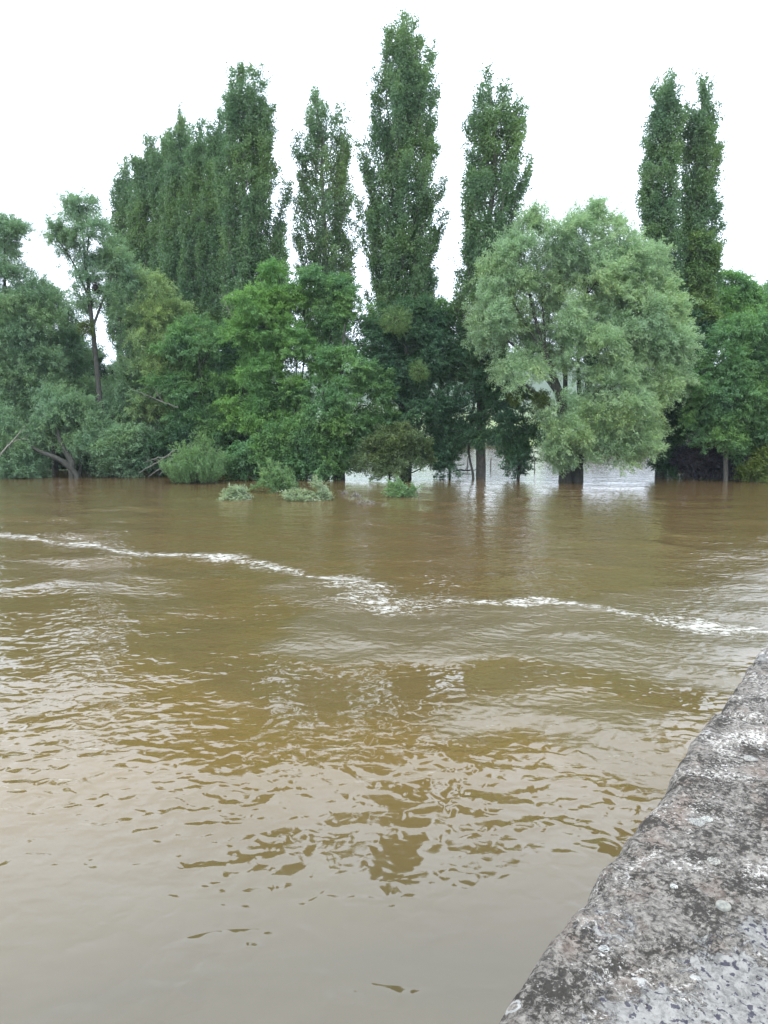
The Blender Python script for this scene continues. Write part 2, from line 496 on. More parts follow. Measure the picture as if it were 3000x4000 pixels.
# ------------------------------------------------------------------ silver willow and its neighbours
WD = 52.0
lobed_tree('silver_willow', 'great domed silver green willow on a twin trunk standing in the flood', 'willow tree', (1230, 1040), WD,
           [(1195, 500, 50, 40), (1282, 492, 46, 36), (1130, 545, 58, 46), (1240, 540, 60, 40, -0.6), (1340, 545, 60, 48), (1085, 610, 56, 48), (1376, 600, 52, 48),
            (1170, 610, 60, 40, 1.0), (1290, 610, 62, 44, -1.2), (1054, 690, 46, 44, -0.8), (1120, 690, 48, 34, 1.2), (1415, 665, 42, 50), (1350, 690, 60, 50, -1.6), (1235, 690, 58, 40, -1.4),
            (1400, 745, 56, 42, -0.8), (1450, 800, 28, 30, -0.5), (1280, 770, 70, 42, -1.6), (1375, 820, 52, 46, -1.4), (1105, 805, 50, 30, -1.2), (1300, 860, 70, 46, -1.8),
            (1225, 905, 56, 44, -1.8), (1400, 660, 60, 50, 1.5), (1330, 620, 50, 40, 1.5), (1408, 720, 44, 44, .5), (1398, 560, 22, 22), (1200, 750, 44, 40, 1.6), (1340, 760, 60, 50, 1.0), (1026, 700, 26, 32, .3), (1240, 610, 40, 44, .4), (1190, 690, 36, 40, .2), (1280, 690, 40, 50, .6), (1150, 760, 40, 30, .8), (1425, 740, 36, 38, -1.2), (1400, 880, 34, 44, -1.0), (1340, 925, 60, 44, -1.6), (1245, 948, 58, 32, -1.8), (1215, 985, 24, 14, -1.2), (1170, 985, 22, 18, -1.2), (1380, 962, 28, 28, -1.2), (1188, 958, 28, 26, -1.4), (1315, 978, 34, 20, -1.6)],
           'willow', 'willow',
           trunks=[[(1222, 1040, .46), (1222, 960, .40), (1218, 880, .34), (1190, 800, .22), (1165, 720, .13), (1140, 620, .07), (1132, 560, .03)],
                   [(1248, 1040, .40), (1250, 950, .34), (1262, 870, .28), (1280, 780, .18), (1300, 690, .11), (1330, 600, .06), (1345, 545, .02)],
                   [(1219, 885, .2), (1222, 800, .14), (1206, 700, .10), (1210, 600, .06), (1198, 500, .02)],
                   [(1262, 880, .2), (1330, 800, .13), (1395, 730, .08), (1440, 660, .03)],
                   [(1255, 890, .18), (1248, 790, .12), (1262, 690, .08), (1275, 590, .05), (1284, 490, .015)], [(1195, 810, .12), (1150, 720, .09), (1100, 640, .05), (1085, 600, .02)], [(1285, 770, .12), (1345, 690, .08), (1380, 620, .04)], [(1180, 765, .1), (1172, 680, .06), (1172, 590, .03)],
                   [(1205, 850, .16), (1150, 775, .11), (1090, 730, .07), (1040, 690, .03)],
                   [(1218, 900, .16), (1160, 850, .12), (1110, 815, .06)]],
           seed=40, dens=1.05, clump=0.72, bark='bark')

lobed_tree('young_ash', 'dark green young ash around the foot of the lone poplar', 'ash tree', (1022, 1030), 55.0,
           [(1040, 740, 44, 44, 1), (1005, 800, 36, 44, .5), (1060, 810, 44, 44, .3), (1030, 870, 50, 40), (1075, 880, 36, 40), (1005, 930, 30, 30, .5), (1050, 935, 36, 28)],
           'ash', 'dark', trunks=[[(1023, 1030, .09), (1012, 985, .08), (1014, 930, .07), (1025, 860, .05), (1035, 760, .03)]], seed=41, dens=1.0)
lobed_tree('leaning_sapling', 'small dark sapling with a crooked leaning trunk just left of the willow trunks', 'sapling', (1120, 1028), 53.5,
           [(1120, 890, 42, 36), (1140, 930, 32, 34), (1100, 940, 26, 30), (1125, 965, 30, 20), (1112, 1000, 22, 16, -.5)],
           'ash', 'dark', trunks=[[(1120, 1030, .12), (1122, 1008, .12), (1132, 990, .11), (1140, 965, .09), (1136, 920, .06), (1125, 880, .04)]], seed=42, dens=0.9)

# ------------------------------------------------------------------ ashes and alders of the middle bank
lobed_tree('ash_tree', 'bright green feathery ash, its top in front of the left poplar row', 'ash tree', (606, 1030), 56.0,
           [(600, 610, 40, 40), (560, 650, 44, 40, -.4), (625, 660, 34, 40), (590, 705, 62, 40, -.6), (540, 745, 46, 36, -.5), (615, 760, 52, 36, -.8), (560, 805, 60, 40, -.8), (620, 835, 44, 40, -.4), (545, 870, 50, 40, -.6), (590, 920, 50, 40, -.6)],
           'ash', 'ash_light', trunks=[[(606, 1030, .22), (604, 930, .19), (600, 820, .14), (598, 720, .09), (600, 620, .03)]], seed=43, dens=1.05)
lobed_tree('ash_tree', 'many-stemmed green ash with bare stems and sky gaps under its rounded top', 'ash tree', (648, 1030), 56.5,
           [(690, 615, 46, 34), (735, 640, 40, 40), (655, 650, 24, 40, .6), (760, 690, 44, 36, -.4), (715, 700, 36, 26), (780, 760, 44, 34, -.8), (705, 790, 30, 26, -.5), (655, 770, 26, 30, -.6), (640, 855, 34, 26, -.6)],
           'ash', 'ash', trunks=[[(640, 1030, .10), (646, 940, .09), (650, 840, .07), (660, 740, .05), (656, 650, .03)],
                                 [(652, 1030, .10), (656, 940, .09), (668, 840, .07), (685, 740, .05), (692, 620, .03)],
                                 [(660, 1030, .10), (674, 930, .09), (690, 830, .08), (715, 730, .05), (735, 640, .03)],
                                 [(632, 1030, .08), (634, 920, .07), (642, 820, .05), (640, 740, .03)]], seed=44, dens=1.0)
lobed_tree('alder_tree', 'dark alder on a thick black trunk in the middle of the bank', 'alder tree', (737, 1034), 54.0,
           [(745, 800, 62, 40, -.3), (800, 830, 46, 40), (720, 865, 56, 40, -.6), (780, 890, 56, 36, -.5), (730, 925, 56, 34, -.5), (800, 940, 40, 34), (690, 960, 40, 34, .8), (770, 985, 34, 26, .6)],
           'ash', 'ash', trunks=[[(737, 1036, .30), (736, 960, .27), (735, 880, .22), (738, 780, .14), (745, 700, .05)], [(724, 1034, .16), (720, 950, .13), (706, 860, .1), (705, 780, .05)]], seed=45, dens=1.0)
lobed_tree('alder_tree', 'broad dark alder below the tallest poplar, hung with yellowish ivy', 'alder tree', (880, 1030), 55.5,
           [(868, 690, 50, 44, .4), (920, 680, 34, 46, .6), (830, 725, 40, 40), (940, 745, 36, 44), (880, 770, 60, 44, -.4), (840, 820, 52, 40, -.4), (925, 830, 48, 44, -.2), (880, 880, 64, 40, -.6), (940, 910, 42, 40), (850, 940, 50, 40), (955, 965, 30, 30, -.3), (915, 985, 44, 30), (950, 1005, 28, 16)],
           'ash', 'dark', trunks=[[(880, 1032, .3), (882, 940, .26), (880, 840, .2), (876, 740, .1), (872, 680, .03)]], seed=46, dens=1.05)
lobed_tree('ash_tree', 'slim airy ash with see-through sprays beside the sky gap left of the willow', 'ash tree', (972, 1030), 57.0,
           [(955, 665, 20, 22), (970, 700, 24, 22), (962, 750, 28, 26), (985, 790, 24, 24)],
           'ash', 'ash', trunks=[[(972, 1030, .09), (970, 900, .08), (966, 780, .05), (958, 660, .02)]], seed=47, dens=0.75)

# ------------------------------------------------------------------ left bank
lobed_tree('grey_willow', 'tall open grey willow on a leaning trunk with a nest', 'willow tree', (225, 1020), 59.0,
           [(165, 447, 30, 14), (182, 440, 18, 10), (150, 500, 34, 20), (195, 510, 36, 26), (125, 520, 20, 14), (240, 550, 38, 36, .4), (165, 555, 22, 16), (205, 560, 26, 24), (262, 600, 30, 40, .4), (185, 600, 18, 14), (240, 650, 26, 30), (175, 650, 16, 16)],
           'willow', 'grey_willow', trunks=[[(228, 1020, .22), (222, 940, .21), (212, 840, .2), (203, 740, .18), (196, 660, .15), (188, 590, .11), (180, 520, .07), (168, 440, .02)],
                                            [(197, 655, .1), (175, 600, .08), (145, 545, .05), (118, 510, .02)],
                                            [(203, 700, .1), (225, 640, .08), (250, 580, .05), (262, 540, .02)],
                                            [(186, 585, .07), (192, 520, .05), (186, 450, .015)]], seed=48, dens=0.6, clump=0.52, limb_r=.035)
lobed_tree('grey_willow', 'huge grey green willow cut by the left picture edge, with a loose tip', 'willow tree', (20, 1030), 60.0,
           [(12, 492, 18, 10), (30, 500, 8, 10), (2, 535, 18, 12), (15, 590, 32, 24), (-20, 620, 60, 50), (55, 640, 36, 28), (30, 680, 60, 50, -.5), (-20, 720, 60, 60), (70, 710, 44, 40), (20, 780, 66, 50, -.6), (80, 790, 50, 44), (10, 870, 66, 46, -.4), (70, 850, 50, 40)],
           'willow', 'grey_willow', trunks=[[(20, 1030, .4), (16, 900, .34), (10, 760, .26), (10, 620, .12), (10, 500, .02)], [(18, 960, .25), (50, 840, .2), (60, 720, .12), (58, 630, .04)]], seed=49, dens=1.05)
lobed_tree('grey_willow', 'rounded grey green willow between the left edge and the leaning dark trunk', 'willow tree', (120, 1020), 63.0,
           [(90, 640, 40, 30), (125, 670, 34, 30), (110, 730, 56, 50), (160, 760, 44, 50), (120, 820, 64, 50), (185, 850, 50, 50), (120, 900, 70, 50), (190, 930, 50, 44)],
           'willow', 'grey_willow', trunks=[[(120, 1020, .25), (118, 880, .2), (112, 740, .12), (105, 650, .03)]], seed=50, dens=1.0)
lobed_tree('pale_willow', 'pale yellowish willow with a pointed top in front of the dark poplar row', 'willow tree', (345, 1010), 60.0,
           [(332, 615, 22, 22), (325, 660, 34, 28), (365, 680, 40, 30), (330, 720, 44, 36), (395, 730, 40, 36), (350, 790, 56, 44), (410, 800, 40, 44), (345, 870, 56, 44)],
           'willow', 'pale', trunks=[[(345, 1010, .2), (342, 880, .16), (338, 760, .1), (332, 620, .03)]], seed=51, dens=1.0)
lobed_tree('pale_willow', 'small grey green willow top just left of the pointed pale willow', 'willow tree', (275, 1010), 60.5,
           [(275, 720, 24, 34), (285, 780, 36, 34), (255, 830, 44, 44), (300, 860, 44, 44), (265, 910, 52, 40)],
           'willow', 'grey_willow', trunks=[[(275, 1010, .14), (275, 880, .1), (277, 740, .03)]], seed=52, dens=1.0)
lobed_tree('ash_tree', 'mid green ash with layered sprays left of the bright green ash', 'ash tree', (440, 1020), 58.0,
           [(420, 720, 40, 30), (455, 760, 40, 40), (395, 780, 44, 40), (430, 830, 60, 40), (385, 860, 44, 40), (470, 870, 44, 44), (420, 910, 60, 44), (470, 940, 40, 40)],
           'ash', 'ash', trunks=[[(440, 1020, .18), (438, 900, .15), (432, 800, .09), (425, 720, .03)], [(425, 860, .1), (395, 800, .05)]], seed=53, dens=1.0)
lobed_tree('ash_tree', 'small dark ash between the mid green ash and the bright green ash', 'ash tree', (500, 1020), 60.0,
           [(490, 750, 30, 34), (500, 810, 40, 40), (490, 880, 46, 44), (510, 950, 46, 40)],
           'round', 'dark', trunks=[[(500, 1020, .14), (498, 900, .1), (492, 760, .03)]], seed=54, dens=1.0)

BG = 'dark trees of the second row at the left'
for k, (u, w_, top, lab) in enumerate([(60, 70, 720, 'dark tree of the back row at the left edge, behind the huge grey willow'), (175, 64, 740, 'dark back row tree behind the tall open grey willow'),
                                       (290, 66, 790, 'dark back row tree behind the slim bleached dead tree'), (400, 66, 800, 'dark back row tree behind the mid green ash'),
                                       (510, 60, 800, 'dark back row tree behind the small dark ash'), (585, 46, 850, 'dark back row tree behind the bright green ash'), (1540, 60, 800, 'dark back row tree behind the purple bush'), (1640, 70, 780, 'dark back row tree at the right edge behind the large ash')]):
    lobed_tree('alder_tree', lab, 'alder tree', (u, 1015), 67.0 + 1.5 * (k % 3),
               [(u - w_ * .35, top + 40, w_ * .7, 44), (u + w_ * .4, top + 70, w_ * .7, 50), (u - w_ * .3, top + 130, w_ * .8, 50), (u + w_ * .4, top + 165, w_ * .7, 46), (u, 990, w_, 36), (u - w_ * .6, 1000, w_ * .6, 28, -1), (u + w_ * .6, 1000, w_ * .6, 28, -1)],
               'round', 'dark', trunks=[[(u, 1015, .22), (u + 4, 900, .18), (u - 3, top + 30, .04)]], seed=200 + k, dens=.8, clump=.8, scale=1.35, group=BG)

# low willows and bushes at the water's edge
lobed_tree('sprawling_willow', 'low sprawling willow with dark crooked trunks leaning out of the water at left', 'willow tree', (155, 1020), 57.0,
           [(120, 880, 44, 30), (160, 900, 44, 34, -.4), (105, 925, 36, 24), (195, 945, 36, 34, -.2), (70, 935, 26, 16), (150, 930, 40, 18, 1.2)],
           'willow', 'grey_willow', trunks=[[(165, 1022, .2, -1.5), (140, 1000, .2, -1.6), (110, 985, .16, -1.6), (75, 970, .12, -1.4), (55, 950, .06, -1)],
                                            [(155, 1022, .24, -1.4), (158, 1000, .24, -1.4), (135, 965, .18, -1.2), (120, 920, .1, -.6), (115, 880, .03)],
                                            [(172, 1020, .14), (178, 990, .12), (170, 940, .08), (165, 900, .03)]], seed=55, dens=0.95, clump=.55)
lobed_tree('willow_bush', 'grey green willow bush hanging into the water at the left picture edge', 'bush', (40, 1028), 56.0,
           [(15, 990, 36, 30), (45, 985, 30, 24), (25, 1010, 40, 18), (68, 1008, 20, 12), (0, 930, 30, 34)],
           'willow', 'grey_willow', trunks=[[(40, 1030, .06), (35, 990, .03)]], seed=56, dens=1.1, clump=.5)
lobed_tree('willow_bush', 'rounded grey green bush between the sprawling willow and the dead branches', 'bush', (262, 1022), 56.5,
           [(250, 945, 30, 28), (280, 955, 30, 30), (245, 985, 40, 28), (285, 995, 30, 24), (225, 1000, 26, 20)],
           'round', 'grey_willow', trunks=[[(262, 1024, .08), (262, 980, .05), (262, 945, .02)]], seed=57, dens=1.1, clump=.5)
lobed_tree('alder_bush', 'low dark leafy bush above the dead branches at the waterline', 'bush', (345, 1020), 57.0,
           [(330, 975, 34, 24), (365, 965, 30, 30), (320, 1000, 26, 16), (390, 950, 26, 30)],
           'ash', 'dark', trunks=[[(345, 1022, .06), (345, 970, .03)]], seed=58, dens=1.0, clump=.5)
lobed_tree('leafy_bush', 'dense green bush at the waterline right of the cone shaped osier', 'bush', (600, 1032), 53.5,
           [(530, 985, 34, 30), (575, 970, 38, 36), (620, 955, 40, 36), (665, 960, 36, 36), (700, 980, 36, 34), (560, 1012, 44, 18), (625, 1005, 44, 22), (690, 1015, 40, 16), (500, 1010, 24, 18), (735, 1000, 26, 26, .4), (655, 930, 34, 24, .5)],
           'round', 'ash', trunks=[[(600, 1034, .08), (605, 980, .04)], [(660, 1034, .06), (662, 980, .03)], [(545, 1034, .06), (548, 985, .03)]], seed=59, dens=1.15, clump=.5)
lobed_tree('scrub_bush', 'round olive scrub bush with bare twigs hanging to the water below the tallest poplar', 'bush', (840, 1034), 52.5,
           [(835, 945, 32, 22), (870, 950, 34, 26), (815, 975, 36, 26), (860, 985, 40, 28), (900, 975, 26, 30), (800, 1008, 40, 20), (850, 1015, 40, 16)],
           'round', 'olive', trunks=[[(840, 1036, .07), (842, 990, .05), (845, 950, .02)]], seed=60, dens=0.95, clump=.45, scale=.85)

# ------------------------------------------------------------------ right bank
lobed_tree('ash_tree', 'large dark green ash at the right edge on a slim grey trunk', 'ash tree', (1566, 1028), 53.0,
           [(1590, 720, 44, 36), (1640, 740, 44, 44), (1560, 770, 44, 36), (1600, 800, 60, 40, -.5), (1540, 830, 50, 40), (1640, 840, 60, 44), (1580, 880, 66, 40, -.6), (1520, 890, 36, 40), (1640, 920, 60, 40), (1560, 935, 60, 34, -.3), (1690, 800, 60, 70), (1610, 960, 50, 26)],
           'ash', 'ash', trunks=[[(1566, 1030, .17), (1570, 960, .15), (1580, 860, .12), (1592, 740, .04)], [(1572, 940, .1), (1620, 850, .07), (1645, 760, .03)]], bark='bark_grey', seed=61, dens=1.05)
lobed_tree('walnut_tree', 'bright green round-topped tree rising behind the dark ash at the right', 'tree', (1590, 1020), 66.0,
           [(1585, 620, 40, 26), (1560, 660, 40, 40), (1610, 655, 34, 36), (1590, 700, 60, 40)],
           'round', 'ash_light', trunks=[[(1590, 1020, .25), (1588, 800, .2), (1586, 640, .05)]], seed=62, dens=1.25, scale=1.15, clump=.75)
lobed_tree('walnut_tree', 'green tree top cut by the right edge behind the large dark ash', 'tree', (1660, 1020), 68.0,
           [(1655, 665, 30, 28), (1680, 690, 40, 50), (1650, 720, 30, 36)],
           'round', 'ash', trunks=[[(1660, 1020, .25), (1660, 700, .05)]], seed=63, dens=1.25, scale=1.15, clump=.75)
lobed_tree('ivy_stump_tree', 'ivy-wrapped dark leafy trunk column standing below the twin poplars', 'tree', (1435, 1028), 56.0,
           [(1440, 860, 36, 44), (1450, 920, 40, 40), (1430, 970, 28, 40), (1448, 1000, 22, 26), (1500, 800, 40, 50, 1), (1500, 740, 36, 50, 1), (1490, 870, 36, 50, .6)],
           'round', 'dark', trunks=[[(1425, 1030, .35), (1432, 900, .3), (1440, 800, .15)]], seed=64, dens=1.15, clump=.5)
lobed_tree('ivy_tree', 'olive green ivy-covered column against the right twin poplar', 'tree', (1515, 1020), 57.5,
           [(1522, 530, 18, 26), (1518, 580, 24, 34), (1515, 640, 26, 40), (1512, 710, 28, 44)],
           'round', 'ivy', trunks=[[(1510, 1020, .2), (1515, 700, .12), (1522, 520, .03)]], seed=65, dens=1.3, clump=.5)
lobed_tree('purple_bush', 'dusky purple brown bush at the waterline under the right ash', 'bush', (1530, 1028), 54.5,
           [(1490, 995, 28, 26), (1530, 985, 36, 32), (1570, 990, 34, 30), (1600, 1000, 24, 22), (1545, 1012, 44, 16)],
           'round', 'purple', trunks=[[(1530, 1030, .06), (1530, 990, .03)]], seed=66, dens=1.25, clump=.45)
lobed_tree('yellow_bush', 'yellowish green bush at the waterline on the right edge', 'bush', (1645, 1032), 52.0,
           [(1640, 1012, 22, 18), (1665, 1000, 30, 26), (1625, 1024, 14, 8)],
           'round', 'yellow', trunks=[[(1645, 1034, .05), (1650, 1005, .03)]], seed=67, dens=1.25, clump=.45)

# cone-shaped osier: straight upright rods
rng = np.random.default_rng(70)
D_ = 51.3
root = at(425, 1043, D_); root[2] = 0
osier = thing('osier_bush', 'fresh green cone-shaped osier bush of upright rods standing in the water', 'bush', root)
tb = Tubes(); Cs = []; Ax = []
for i in range(150):
    a = rng.uniform(0, 6.28); sp = rng.random() ** 0.6
    b0 = root + np.array([math.cos(a), math.sin(a), 0]) * sp * 1.25 + np.array([0.1, 0, -0.3])
    L = 3.6 * (1 - 0.55 * sp ** 1.6) * rng.uniform(0.6, 1.0)
    tip = b0 + np.array([math.cos(a) * (0.25 + sp * 0.75) - .12, math.sin(a) * (0.25 + sp * .75), L])
    P = curve(b0, tip, rng, 0.03, 0, 6)
    tb.add(P, np.linspace(.014, .004, 6), 4)
    t = rng.uniform(0.12, 1.0, 9)
    Cs.append(np.stack([np.interp(t, np.linspace(0, 1, 6), P[:, k]) for k in range(3)], 1))
    Ax.append(np.tile(unit(tip - b0), (9, 1)))
tb.build('stem', M['bark'], osier, root)
C = np.concatenate(Cs); A = np.concatenate(Ax); C[:, 2] = np.maximum(C[:, 2], .1)
out = unit(C - root - np.array([0, 0, .6]))
p = sprays_to_leaves(C, A, out, dict(STYLES['osier'], n=18, sl=.5, jit=.06), rng)
crown([p], M['bush'], osier, root, 'foliage')


# ------------------------------------------------------------------ things in the trees
def leaf_ball(name, label, cat, u, v, d, r, mat, seed, n=260, sl=0.5, twig='bark', group=None):
    rng = np.random.default_rng(seed)
    c = at(u, v, d)
    e = thing(name, label, cat, c, group)
    dirs = unit(rng.normal(0, 1, (n, 3)))
    tb = Tubes()
    for q in dirs[:40]:
        tb.add(curve(c * 0 + c, c + q * r * 0.85, rng, .05, 0, 4), np.linspace(.012, .005, 4), 4)
    tb.build('twigs', M[twig], e, c)
    st = dict(l=0.10, w=0.04, n=12, sl=r * sl, jit=0.05, droop=-0.1, wind=0, up=0.3, flat=0)
    crown([sprays_to_leaves(c + dirs * r * 0.55 * rng.random((n, 1)) ** .4, dirs, dirs, st, rng)], M[mat], e, c, 'leaves')
    return e


MG = 'mistletoe balls in the silver willow'
leaf_ball('mistletoe', 'yellow green mistletoe ball hanging low at the left of the silver willow', 'mistletoe', 1113, 858, 50.6, .62, 'mistletoe', 80, group=MG)
leaf_ball('mistletoe', 'ragged olive mistletoe clump right of the mistletoe ball in the silver willow', 'mistletoe', 1170, 862, 50.6, .75, 'mistletoe', 81, n=300, group=MG)
leaf_ball('mistletoe', 'dark mistletoe ball high in the forks of the silver willow', 'mistletoe', 1275, 776, 50.0, .42, 'dark', 82, n=160, group=MG)
leaf_ball('ivy_ball', 'olive ball of ivy leaves round the leaning dark trunk at left', 'ivy', 188, 707, 57.9, .78, 'mistletoe', 83, n=320)
leaf_ball('bird_nest', 'dark round nest in the forks of the tall open grey willow', 'nest', 211, 623, 58.4, .48, 'nest', 84, n=240, sl=.35, twig='nest')
leaf_ball('ivy_clump', 'yellowish ivy clump in the upper crown of the broad dark alder', 'ivy', 855, 690, 53.4, 1.25, 'ivy', 85, n=420, sl=.5)
leaf_ball('ivy_clump', 'small yellowish ivy clump low in the broad dark alder', 'ivy', 905, 800, 53.0, .8, 'ivy', 86, n=240, sl=.5)


def dead_wood(name, label, cat, polys, d, mat='bark_pale', twigs=10, seed=90, down=False, part=True):
    rng = np.random.default_rng(seed)
    root = at(polys[0][0][0], polys[0][0][1], d)
    tb = Tubes()
    for pl in polys:
        P = np.array([at(q[0], q[1], d + (q[3] if len(q) > 3 else 0)) for q in pl])
        t = np.linspace(0, 1, len(P)); tt = np.linspace(0, 1, len(P) * 3)
        Pi = np.stack([np.interp(tt, t, P[:, k]) for k in range(3)], 1)
        Pi[1:-1] += rng.normal(0, .03, (len(Pi) - 2, 3))
        Ri = np.interp(tt, t, [q[2] for q in pl])
        tb.add(Pi, Ri, 6)
        for _ in range(twigs):
            i = rng.integers(len(Pi) // 3, len(Pi))
            v = unit(unit(Pi[-1] - Pi[0]) * .8 + rng.normal(0, .5, 3)) * rng.uniform(.25, .9)
            tb.add(curve(Pi[i], Pi[i] + v, rng, .1, 0, 4), np.linspace(min(.016, Ri[i] * .6), .004, 4), 4)
    o = tb.build(name, M[mat], None, root)
    o.location = root
    return tag(o, label, cat)


dead_wood('dead_branch', 'bleached forked dead branch slanting up at the left picture edge', 'branch', [[(-8, 992, .06), (15, 965, .05), (32, 948, .035), (45, 930, .02)], [(22, 957, .03), (38, 950, .02), (52, 948, .01)]], 54.6, twigs=4, seed=91)
dead_wood('dead_branch', 'tangle of grey dead branches dipping into the water by the osier', 'branch', [[(300, 1022, .02), (330, 1005, .035), (360, 985, .045), (378, 972, .05)], [(320, 1030, .02), (345, 1012, .03), (372, 990, .04)], [(310, 1000, .015), (340, 990, .03), (370, 984, .03)], [(345, 1026, .02), (362, 1005, .03), (380, 982, .04)]], 55.0, mat='post', twigs=7, seed=92)
dead_wood('bare_tree', 'slim bleached dead tree forking above the small grey green willow', 'dead tree', [[(268, 1010, .07), (266, 900, .055), (262, 800, .045), (263, 740, .04), (258, 690, .03), (250, 655, .015)], [(262, 700, .045), (270, 670, .035), (276, 640, .015)], [(306, 1010, .07), (304, 880, .05), (299, 780, .04), (297, 700, .032), (290, 630, .025), (294, 600, .025), (284, 560, .012)], [(298, 640, .03), (308, 600, .02), (316, 560, .01)]], 62.0, mat='post', twigs=9, seed=93)
dead_wood('bare_tree', 'bare grey twigs standing in the sky left of the tall open grey willow', 'dead tree', [[(88, 700, .03), (88, 640, .022), (92, 590, .012), (95, 560, .006)], [(87, 660, .02), (82, 600, .012), (80, 570, .006)]], 61.0, mat='bark_grey', twigs=5, seed=94)
dead_wood('bare_tree', 'brownish bare twigs between the left poplars and the bright green ash', 'dead tree', [[(530, 760, .04), (505, 690, .03), (480, 640, .015)], [(540, 740, .04), (528, 690, .03), (535, 640, .012)]], 57.0, mat='post', twigs=10, seed=95)
dead_wood('dead_branch', 'long thin dead branch reaching left over the dark gap below the pale willow', 'branch', [[(385, 880, .04), (350, 868, .03), (310, 850, .02), (285, 842, .01)], [(352, 868, .02), (335, 845, .01)]], 56.4, mat='post', twigs=6, seed=96)
dead_wood('dead_tree', 'short pale dead trunk between the round bush and the mid green ash', 'dead tree', [[(332, 990, .07), (331, 945, .06), (332, 925, .04)], [(331, 940, .03), (322, 925, .02), (312, 918, .01)], [(332, 932, .03), (338, 920, .015)]], 57.5, mat='bark_grey', twigs=3, seed=97)
dead_wood('driftwood', 'dark forked driftwood lying in the shallow water left of the lone poplar trunk', 'driftwood', [[(978, 1019, .05), (995, 1015, .08), (1015, 1017, .06), (1030, 1014, .03)], [(990, 1016, .04), (984, 1008, .02)], [(1003, 1016, .04), (1012, 1009, .015)]], 62.0, mat='bark', twigs=4, seed=98)


# ------------------------------------------------------------------ drowned willow branches and flotsam
def drowned(label, base, shoots, d, seed, n=9, mat='drowned', name='drowned_branch'):
    """shoots: polylines of pixels from the waterline up to the tip"""
    rng = np.random.default_rng(seed)
    root = at(*base, d); root[2] = 0
    e = thing(name, label, 'branch', root, 'willow branches sticking out of the flood')
    tb = Tubes(); Cs = []; Ax = []
    for sh in shoots:
        P = np.array([at(q[0], q[1], d) for q in sh])
        P[:, 1] += rng.normal(0, .25)
        P[:, 2] = np.maximum(P[:, 2], 0.05)
        P[0, 2] = -.3
        t = np.linspace(0, 1, len(P)); tt = np.linspace(0, 1, 12)
        Pi = np.stack([np.interp(tt, t, P[:, k]) for k in range(3)], 1)
        tb.add(Pi, np.linspace(.028, .006, 12), 5)
        L = np.linalg.norm(np.diff(Pi, axis=0), axis=1).sum()
        m = max(6, int(L * n))
        ts = rng.uniform(.12, 1, m)
        Q = np.stack([np.interp(ts, tt, Pi[:, k]) for k in range(3)], 1)
        ax = unit(unit(Pi[-1] - Pi[0]) + rng.normal(0, .5, (m, 3)) + np.array([-.25, 0, .1]))
        Cs.append(Q + rng.normal(0, .05, (m, 3))); Ax.append(ax)
    C = np.concatenate(Cs); A = np.concatenate(Ax)
    C[:, 2] = np.maximum(C[:, 2], .06)
    st = dict(l=.23, w=.055, n=16, sl=.46, jit=.04, droop=.05, wind=-.15, up=.5, flat=0)
    p = sprays_to_leaves(C, A, unit(A + np.array([0, 0, .5])), st, rng)
    v = p[0]; v[:, 2] = np.maximum(v[:, 2], 0.012 + 0.0 * v[:, 2])
    tb.build('stem', M['bark'], e, root)
    crown([p], M[mat], e, root, 'foliage')
    return e


dd1 = 3.87 / abs(ray(520, 1078)[2] / ray(520, 1078)[1])
drowned('low silvery mound of drowned willow leaves, leftmost of the branches in the open water', (520, 1080),
        [[(548, 1080), (530, 1068), (505, 1064), (490, 1072)], [(550, 1081), (530, 1074), (508, 1074), (492, 1078)], [(540, 1080), (520, 1062), (500, 1063)], [(552, 1080), (538, 1066), (522, 1060)], [(545, 1082), (520, 1078), (500, 1080)], [(540, 1078), (528, 1066), (512, 1060)]], dd1, 101, n=13)
drowned('drowned willow branch with one tall plume bent to the left and a low leafy tail', (690, 1082),
        [[(726, 1088), (712, 1068), (700, 1052), (684, 1044)], [(724, 1086), (706, 1064), (694, 1050)], [(715, 1084), (695, 1074), (670, 1066), (652, 1070)], [(690, 1084), (660, 1076), (640, 1070), (620, 1068)], [(680, 1084), (655, 1078), (630, 1078)], [(705, 1086), (680, 1078), (660, 1082)], [(720, 1086), (702, 1076), (690, 1070)]], dd1 * .985, 102, n=12)
drowned('wide light green drowned willow top just off the dense green bush', (600, 1055),
        [[(640, 1055), (615, 1040), (596, 1022), (586, 1000)], [(645, 1054), (630, 1038), (610, 1026)], [(640, 1056), (605, 1046), (570, 1050), (552, 1052)], [(620, 1056), (590, 1040), (575, 1028), (570, 1015)], [(648, 1056), (636, 1040), (625, 1018)], [(610, 1056), (590, 1048), (575, 1044)], [(650, 1058), (625, 1050), (600, 1050)], [(635, 1055), (612, 1036), (604, 1012)]], dd1 * 1.10, 103, n=12, mat='bush')
drowned('dark-edged drowned willow branch farthest right in the open water', (875, 1072),
        [[(905, 1072), (885, 1058), (862, 1050), (845, 1050)], [(900, 1072), (882, 1064), (860, 1062), (844, 1060)], [(908, 1072), (900, 1060), (894, 1052)], [(900, 1073), (876, 1068), (852, 1070)], [(895, 1072), (876, 1056), (866, 1048)]], dd1 * 1.035, 104, n=12, mat='bush')


